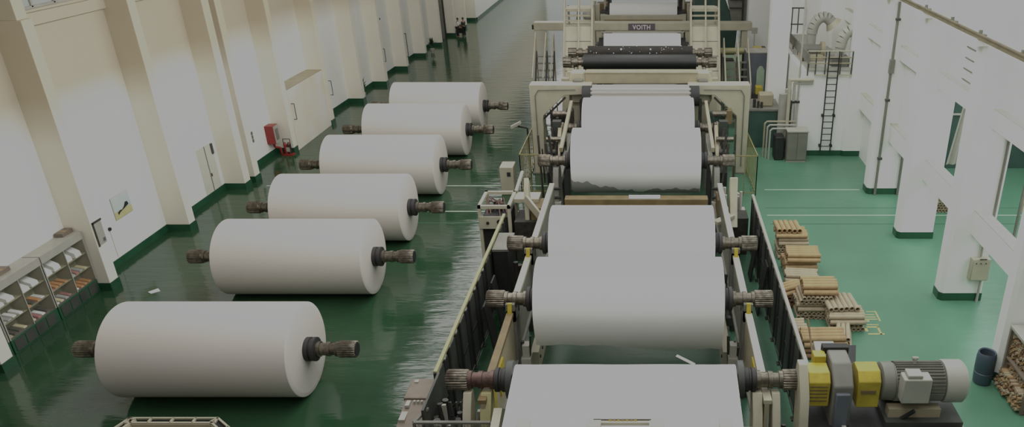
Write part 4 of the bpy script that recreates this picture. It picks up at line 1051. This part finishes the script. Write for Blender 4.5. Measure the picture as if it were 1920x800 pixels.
# rack of tubes at the right edge
t = thing('tube_rack', 'steel rack with a white top full of small tubes at the right edge', 'rack', (12.2, 19.3, 0))
MB().box(11.8, 14.5, 18.5, 20.1, 0, 1.9).build('back_panel', GREYM, t)
MB().box(10.58, 14.5, 18.5, 20.12, 1.98, 2.06).build('top', GREYL, t)
for x, y in ((10.62, 18.53), (10.62, 20.05), (14.4, 18.53), (14.4, 20.05)): MB().box(x - .04, x + .04, y - .04, y + .04, 0, 1.98).build('post', BROWND, t)
for z in (.04, 1.0): MB().box(10.6, 14.5, 18.5, 20.1, z, z + .05).build('shelf', BROWND, t)
small = {'x': tube_mesh(1.0, .045, CARD, 'x'), 'y': tube_mesh(1.0, .045, CARDL, 'x'), 'd': tube_mesh(.95, .045, CARDD, 'x')}
def small_tube(x, y, z, label, group):
    o = bpy.data.objects.new('small_tube', small['x' if random.random() < .35 else 'y' if random.random() < .6 else 'd']); C.objects.link(o)
    o.location = (x, y, z); o.rotation_euler = (0, 0, random.uniform(-.03, .03))
    tag(o, label, 'paper tube', group)
for r_ in range(18):
    for c_ in range(16):
        z = (.14 + r_ * .094) if r_ < 9 else (1.1 + (r_ - 9) * .094)
        small_tube((11.2 if r_ > 5 else 11.02 - .02 * (5 - r_)) + random.uniform(-.06, .06), 18.6 + c_ * .0945, z, 'small brown paper tube packed on the right edge rack', 'small tubes on the rack')
t = thing('plastic_barrel', 'open blue grey barrel on the floor beside the tube rack', 'barrel', (10.1, 20.1, 0))
m2 = MB(); bm = m2.bm
prof = [(.24, 0), (.27, .05), (.29, .4), (.27, .42), (.29, .45), (.29, .9), (.27, 1.05), (.25, 1.08), (.22, 1.05), (.22, .3)]
rings = [[bm.verts.new((10.12 + r * math.cos(2 * PI * i / 28), 20.2 + r * math.sin(2 * PI * i / 28), z)) for i in range(28)] for r, z in prof]
for A, B in zip(rings[:-1], rings[1:]):
    for i in range(28): bm.faces.new((A[i], A[(i + 1) % 28], B[(i + 1) % 28], B[i]))
bm.faces.new(rings[0][::-1]); bm.faces.new(rings[-1])
m2.build('drum', BARREL, t)
MB().tube((10.12, 20.2, .31), (10.12, 20.2, .9), .215, 24).build('dark_contents', SOOT, t)
# worn yellow marking on the right floor: strokes
mk = MB()
for (x0, x1, y0, y1) in [(7.35, 7.9, 23.0, 23.06), (7.75, 7.82, 23.0, 23.5), (7.4, 7.82, 23.45, 23.52), (7.3, 7.4, 23.2, 23.4), (7.45, 7.85, 23.62, 23.66), (7.4, 7.9, 24.0, 24.05), (7.5, 7.6, 23.86, 23.95), (7.42, 7.88, 24.15, 24.2), (7.5, 7.88, 24.32, 24.36), (7.65, 8.0, 24.55, 24.58), (7.95, 8.0, 23.9, 24.6)]:
    mk.box(x0, x1, y0, y1, 0, .004)
tag(mk.build('floor_marking', MARKY), 'worn yellow painted marking on the right green floor', 'floor marking')

# ---------------------------------------------------------------- left wall items
# showcase in two units
SAMP = [PAPER, CARDL, RED, BROWND, GREYD, CARD, PAPERG, RUST]
SAMPM = [mat('sample_cream', (160, 152, 120), .7), mat('sample_orange', (140, 96, 58), .7), mat('sample_rose', (120, 78, 76), .7), PAPER, PAPERG, mat('sample_dark', (52, 46, 40), .7), CARDL]
PANE = bpy.data.materials.new('clear_showcase_glass'); PANE.use_nodes = True
_b = PANE.node_tree.nodes['Principled BSDF']; _b.inputs['Base Color'].default_value = (.2, .24, .2, 1); _b.inputs['Roughness'].default_value = .03
_b.inputs['Alpha'].default_value = .07
SHBACK = mat('showcase_backboard', (124, 122, 100), .5, rgb2=(96, 92, 72), scale=1.2)
for k, (y0, y1) in enumerate(((19.6, 21.7), (21.75, 23.95), (24.0, 26.15))):
    nm = ['at the left edge, partly out of view', 'on the left between the other showcases', 'right hand one beside the cream pilaster'][k]
    xb, xf = -21.18, -20.6
    t = thing('display_showcase', 'glass fronted sample showcase ' + nm, 'showcase', ((xb + xf) / 2, (y0 + y1) / 2, 0), 'sample showcases along the left wall')
    b_ = MB().box(xb, xf, y0, y1, 0, .5).build('base_cabinet', SKIRT, t, bevel=.01)
    gp = MB()
    for j in range(4): gp.box(xf, xf + .015, y0 + .1 + j * .5, y0 + .52 + j * .5, .06, .44)
    gp.build('base_door', GREYD, b_)
    MB().box(xb, xb + .03, y0, y1, .5, 2.2).build('backboard', SHBACK, t)
    for y in (y0, (y0 + y1) / 2, y1 - .03): MB().box(xb + .03, xf - .02, y, y + .03, .5, 2.15).build('divider', BEIGE, t)
    for z in (.52, 1.05, 1.6):
        MB().box(xb + .03, xf - .05, y0 + .03, y1 - .03, z - .02, z).build('shelf', BROWND if z < 1 else SHBACK, t)
    MB().box(xb, xf + .02, y0, y1, 2.15, 2.42).build('header', GREYL, t)
    MB().box(xf - .04, xf, y0, y0 + .04, .5, 2.15).box(xf - .04, xf, y1 - .04, y1, .5, 2.15).box(xf - .03, xf, (y0 + y1) / 2, (y0 + y1) / 2 + .03, .5, 2.15).split('front_frame', GREYL, t)
    MB().box(xf - .012, xf - .004, y0 + .04, y1 - .04, .5, 2.15).build('glass_pane', PANE, t)
    for ci in range(2):
        for zi, z in enumerate((.52, 1.05, 1.6)):
            ya = y0 + .08 + ci * (y1 - y0) / 2
            big = (zi == 2)
            cnt = 2 if big else 4
            for q in range(cnt):
                hh = random.uniform(.05, .12) if not big else random.uniform(.18, .34)
                ww = .85 / cnt
                yy = ya + q * ww * 1.05
                xx = xb + .1 + random.uniform(0, .06)
                o = MB().hexa([(xx, yy, z + .001), (xx + .36, yy + .02, z + .001), (xx + .36, yy + ww * .8, z + .001), (xx, yy + ww * .78, z + .001),
                               (xx, yy + .01, z + hh + .04), (xx + .34, yy + .03, z + hh * .5), (xx + .34, yy + ww * .78, z + hh * .5), (xx, yy + ww * .76, z + hh + .04)]).build('paper_sample', PAPER if big else random.choice(SAMPM))
                lvl = ['bottom', 'middle', 'top'][zi]
                tag(o, '%s paper sample, %s shelf, %s half of the %s showcase' % ('upright white' if big else 'small flat', lvl, ['near', 'far'][ci], ['left edge', 'middle', 'right hand'][k]), 'paper sample', 'paper samples, %s shelf %s half, showcase %s' % (lvl, ['near', 'far'][ci], nm.split(',')[0]))
for y, lab in ((22.5, 'flat brown box lying on top of the left showcases, nearer one'), (25.6, 'flat brown box on top of the showcase by the pilaster')):
    o = MB().box(-21.15, -20.85, y, y + .55, 2.42, 2.56).build('flat_box', BROWND, bevel=.01)
    MB().box(-21.13, -20.87, y + .2, y + .3, 2.56, 2.565).build('tape', CARD, o)
    tag(o, lab, 'box')
# poster and notices
sky = mat('poster_sky', (128, 146, 150), .4, rgb2=(146, 152, 146), scale=1.5)
t = thing('wall_poster', 'framed landscape poster of sky and dark rocks on the left wall', 'poster', (-21.18, 29.4, 1.7))
MB().box(-21.2, -21.15, 28.85, 29.97, 1.68, 2.6).build('frame', GREYL, t)
MB().box(-21.16, -21.14, 28.87, 29.95, 2.0, 2.59).build('sky_print', sky, t)
MB().box(-21.16, -21.14, 28.87, 29.95, 1.7, 2.0).build('ground_print', mat('poster_ground', (140, 136, 98), .4), t)
MB().prism([(29.05, 1.95), (29.2, 2.0), (29.35, 1.98), (29.5, 2.06), (29.62, 2.2), (29.75, 2.18), (29.8, 2.05), (29.5, 1.98), (29.2, 1.92), (29.08, 1.85)], 'x', -21.145, -21.13).build('rock_print', SOOT, t)
t = thing('notice_board', 'narrow pale notice board on the pilaster above the showcase', 'notice board', (-20.2, 26.5, 1.75))
MB().box(-20.2, -20.17, 26.28, 26.72, 1.78, 2.65).build('board', GREYL, t)
MB().box(-20.18, -20.15, 26.25, 26.3, 1.75, 2.68).box(-20.18, -20.15, 26.25, 26.75, 2.63, 2.7).build('board_edge', GREYD, t)
MB().box(-20.168, -20.16, 26.55, 26.68, 1.85, 1.98).build('stamp_mark', BLUEG, t)
t = thing('wall_socket', 'small black socket with a thin cable below it on the left wall', 'socket', (-21.18, 28.0, 1.4))
MB().tube((-21.2, 28.35, 1.55), (-21.12, 28.35, 1.55), .07, 16).build('socket', SOOT, t)
MB().box(-21.2, -21.17, 28.34, 28.36, .35, 1.5).build('cable', GREYL, t)
t = thing('switch_plate', 'small grey switch plates on the cream pilaster by the hose cabinet', 'switch', (-20.05, 39.3, 1.6))
for j in range(3): MB().box(-21.1, -21.02, 40.2, 40.5, 1.3 + j * .2, 1.47 + j * .2).build('plate', GREYM, t)
t = thing('hose_cabinet', 'red and white fire hose cabinet on the left wall', 'fire cabinet', (-20.9, 42.2, .7))
MB().box(-21.2, -20.55, 41.8, 42.4, .75, 1.75).build('case', RED, t, bevel=.02)
MB().box(-20.56, -20.52, 41.83, 42.37, .78, 1.72).build('door', GREYL, t)
MB().box(-20.53, -20.5, 41.95, 42.25, .95, 1.55).build('door_window', GREYM, t)
MB().path([(-20.9, 42.2, .75), (-20.85, 42.25, .45), (-20.6, 42.3, .4), (-20.55, 42.3, .02)], .06, 10).build('hose', RED, t)
t = thing('fire_extinguisher', 'red fire extinguisher on the floor beside the hose cabinet', 'fire extinguisher', (-20.15, 42.3, 0))
MB().box(-20.42, -19.9, 42.1, 42.5, 0, .06).build('tray', RED, t)
for y in (42.2, 42.4): MB().tube((-20.3 + (y - 42.2), 42.3, .06), (-20.3 + (y - 42.2), 42.3, .6), .09, 18).tube((-20.3 + (y - 42.2), 42.3, .6), (-20.3 + (y - 42.2), 42.3, .72), .09, 18, r2=.03).build('bottle', RED if y < 42.3 else RUST, t)
MB().box(-20.24, -20.06, 42.2, 42.22, .2, .45).build('white_label', GREYL, t)
MB().path([(-20.38, 42.3, .06), (-20.38, 42.3, .9), (-20.0, 42.3, .9), (-20.0, 42.3, .06)], .02, 8).build('carry_frame', SOOT, t)
for y, lab in ((43.25, 'bent grey wall handle left of the boxed wall bay'), (48.72, 'bent grey wall handle right of the boxed wall bay')):
    x = -19.95 if y < 44 else -19.9
    o = MB().path([(x, y, 2.62), (x + .16, y, 2.62), (x + .16, y, 1.75), (x, y, 1.75)], .022, 8).build('grab_bar', GREYD)
    tag(o, lab, 'handle')
o = MB().path([(-19.55, 58.9, 2.6), (-19.45, 58.9, 2.6), (-19.45, 58.9, 1.7), (-19.55, 58.9, 1.7)], .025, 8).build('grab_bar', GREYD); o.location.x = -.08
tag(o, 'bent grey wall handle further along the left wall', 'handle')
o = MB().path([(-19.55, 64.1, 2.8), (-19.4, 64.1, 2.8), (-19.4, 64.1, 1.0), (-19.55, 64.1, 1.0)], .03, 8).build('grab_bar', GREYD)
tag(o, 'long bent grey wall handle furthest along the left wall', 'handle')
for (y, z, xx, lab) in ((61.0, 4.35, -20.58, 'small black camera on the left wall, further one'), (39.0, 6.0, -21.15, 'small dark camera high on the left wall, nearer one')):
    t = thing('wall_camera', lab, 'camera', (xx, y, z))
    MB().tube((xx, y, z), (xx + .3, y, z + .02), .03, 8).build('bracket', SOOT, t)
    MB().tube((xx + .25, y - .2, z - .03), (xx + .25, y + .15, z + .03), .09, 12).build('camera_body', SOOT, t)

# potted plants
def plant(x, y, label):
    t = thing('potted_plant', label, 'plant', (x, y, 0), 'potted plants by the left wall')
    MB().tube((x, y, 0), (x, y, .38), .13, 16, r2=.2).build('pot', GREYL, t)
    MB().tube((x, y, .36), (x, y, .9), .02, 8).build('stem', BROWND, t)
    lf = MB(); bm = lf.bm
    for j in range(60):
        a = random.uniform(0, 2 * PI); e = random.uniform(.1, 1.3); L = random.uniform(.25, .6)
        o_ = Vector((x, y, random.uniform(.55, 1.0)))
        d = Vector((math.cos(a) * math.cos(e), math.sin(a) * math.cos(e), math.sin(e))); sd = d.cross(Vector((0, 0, 1))).normalized() * .07
        v = [bm.verts.new(p) for p in (o_, o_ + d * L * .5 + sd, o_ + d * L, o_ + d * L * .5 - sd)]
        bm.faces.new(v)
    lf.build('foliage', LEAF, t, smooth=False)
plant(-20.1, 54.8, 'potted plant by the left wall, nearer of the two')
plant(-19.2, 70.6, 'potted plant by the left wall, further of the two')

# two people far back by the left wall
SKIN = mat('skin', (120, 92, 76), .6); HAIR = mat('black_hair', (20, 18, 18), .6)
def person(x, y, rot, label, shirt, trousers, lean, arm_f):
    t = thing('person', label, 'person', (x, y, 0)); t.rotation_euler = (0, 0, rot)
    def skin(name, verts, edges, radii, m, parent, root=0):
        me = bpy.data.meshes.new(name); me.from_pydata(verts, edges, []); o = bpy.data.objects.new(name, me); C.objects.link(o)
        o.parent = parent
        sk = o.modifiers.new('skin', 'SKIN'); sk.use_smooth_shade = True
        for i, r in enumerate(radii):
            me.skin_vertices[0].data[i].radius = (r, r * .85); me.skin_vertices[0].data[i].use_root = (i == root)
        ss = o.modifiers.new('sub', 'SUBSURF'); ss.levels = 1; ss.render_levels = 2
        me.materials.append(m)
        return o
    l = lean
    V = [(0, 0, .92), (0, l * .4, 1.15), (0, l * .8, 1.36), (0, l, 1.47), (0, l * 1.1 + .01, 1.56), (0, l * 1.15 + .02, 1.66),
         (-.19, l * .85, 1.38), (-.24, l + .05, 1.1), (-.2, l + .05 + arm_f, .95), (-.19, l + .08 + arm_f, .87),
         (.19, l * .85, 1.38), (.24, l + .05, 1.1), (.2, l + .05 + arm_f, .95), (.19, l + .08 + arm_f, .87),
         (-.1, 0, .88), (-.11, .04, .48), (-.11, -.02, .08), (-.12, .14, .035),
         (.1, 0, .88), (.11, .06, .48), (.12, .02, .08), (.13, .18, .035)]
    E = [(0, 1), (1, 2), (2, 3), (3, 4), (4, 5), (2, 6), (6, 7), (7, 8), (8, 9), (2, 10), (10, 11), (11, 12), (12, 13), (0, 14), (14, 15), (15, 16), (16, 17), (0, 18), (18, 19), (19, 20), (20, 21)]
    R = [.13, .13, .14, .055, .095, .085, .06, .045, .038, .045, .06, .045, .038, .045, .095, .06, .045, .04, .095, .06, .045, .04]
    skin('body', V, E, R, SKIN, t)
    skin('shirt', [V[0], V[1], V[2], V[6], V[7], V[10], V[11]], [(0, 1), (1, 2), (2, 3), (3, 4), (2, 5), (5, 6)], [.155, .16, .165, .085, .07, .085, .07], shirt, t)
    skin('trousers', [(0, 0, .96), V[14], V[15], V[16], V[18], V[19], V[20]], [(0, 1), (1, 2), (2, 3), (0, 4), (4, 5), (5, 6)], [.15, .115, .085, .07, .115, .085, .07], trousers, t)
    hd = V[5]
    h = MB().ball((hd[0], hd[1] - .02, hd[2] + .035), .105, 14, 1.0); o = h.build('hair', HAIR, None); o.parent = t
    h = MB().tube((0, hd[1] + .085, hd[2] - .02), (0, hd[1] + .125, hd[2] - .05), .015, 6); o = h.build('nose', SKIN, None); o.parent = t
    for sx in (-1, 1):
        for zf in range(4):
            h = MB().tube((V[9][0] * -sx - .02 + zf * .013, V[9][1], V[9][2]), (V[9][0] * -sx - .02 + zf * .013, V[9][1] + .03, V[9][2] - .09), .009, 6)
            o = h.build('finger', SKIN, None); o.parent = t
    return t
person(-18.72, 78.4, -1.2, 'person in a white shirt and dark trousers standing by the left wall', PAPER, SOOT, .12, .12)
person(-18.1, 78.7, 1.0, 'person in dark clothing standing beside the one in white', GREYD, SOOT, .05, .08)
t = thing('hand_cart', 'dark hand cart parked between the two people and the wall', 'cart', (-18.5, 79.3, 0))
MB().box(-18.95, -18.3, 79.0, 79.6, .25, .75).build('tub', SOOT, t, bevel=.03)
MB().path([(-18.9, 79.0, .7), (-18.9, 78.95, 1.05), (-18.3, 78.95, 1.05), (-18.3, 79.0, .7)], .025, 8).build('handle', DSTEEL, t)
for x in (-18.85, -18.4):
    for y in (79.1, 79.5): MB().tube((x - .03, y, .12), (x + .03, y, .12), .12, 14).build('wheel', BLACKR, t)
for x in (-18.85, -18.4): MB().box(x - .02, x + .02, 79.05, 79.55, .12, .26).build('axle_frame', DSTEEL, t)

# ---------------------------------------------------------------- camera
cam = bpy.data.cameras.new('camera'); co = bpy.data.objects.new('camera', cam); C.objects.link(co)
F, PX, PY, PIT = 1482.694, 1221.359, 500.006, 0.4580
cam.sensor_width = 36; cam.lens = F / 1920 * 36
cam.shift_x = (960 - PX) / 1920; cam.shift_y = (PY - 400) / 1920
cam.clip_end = 400
co.location = (0, 0, 13.884); co.rotation_euler = (PI / 2 - PIT, 0, 0)
bpy.context.scene.camera = co

# ---------------------------------------------------------------- light
sc = bpy.context.scene
wd = bpy.data.worlds.new('hall_ambient'); sc.world = wd; wd.use_nodes = True
bg = wd.node_tree.nodes['Background']
bg.inputs['Color'].default_value = (1.0, .97, .92, 1); bg.inputs['Strength'].default_value = 0.13
def area(name, loc, rot, sx, sy, power, color=(1, 1, 1)):
    l = bpy.data.lights.new(name, 'AREA'); l.shape = 'RECTANGLE'; l.size = sx; l.size_y = sy; l.energy = power; l.color = color
    o = bpy.data.objects.new(name, l); C.objects.link(o); o.location = loc; o.rotation_euler = rot
    return o
for y in (-3, 6, 15, 24, 33, 42, 50):
    area('machine_fill', (-0.5, y, 17), (0, 0, 0), 5, 6, 500, (1, .99, .97))  # added lights above the machine, brightening the roll fronts
for y in (46, 54, 62, 70, 78):
    area('aisle_skylight', (-15.5, y, 18), (0, 0, 0), 4, 5, 240, (1, .97, .93))
area('far_wall_fill', (-12, 112, 15), (0, math.radians(25), 0), 5, 60, 4200, (1, 1, .96))  # added light brightening the far left wall and its floor reflection
area('store_fill', (-7.5, 28, 14.5), (0, math.radians(30), 0), 4, 30, 1900, (1, .98, .95))  # added light for the underlit left rolls and wall
area('colonnade_fill', (7.2, 27, 13), (0, math.radians(8), 0), 4, 30, 1450, (.93, 1, .97))  # added light lifting the right floor and columns
area('side_aisle_fill', (16.5, 28, 8.5), (0, 0, 0), 5, 20, 900, (.93, 1, .99))  # added light brightening the floor beyond the colonnade
area('side_daylight', (19.5, 30, 7), (0, math.radians(72), 0), 6, 34, 1050, (.94, 1, .98))
area('end_fill', (-4, 148, 13), (math.radians(-90), 0, 0), 40, 25, 1500, (.98, 1, .97))  # added light at the hall's end, brightening far floor reflections

sc.view_settings.view_transform = 'Standard'
sc.view_settings.look = 'None'
sc.view_settings.exposure = 0
vs = sc.view_settings
vs.use_curve_mapping = True
cm = vs.curve_mapping
cm.extend = 'HORIZONTAL'
cv = cm.curves[3]
cv.points[0].location = (0, 0); cv.points[1].location = (1.0, .372)
cv.points.new(.28, .28); cv.points.new(.40, .352); cv.points.new(.55, .368)
cm.update()
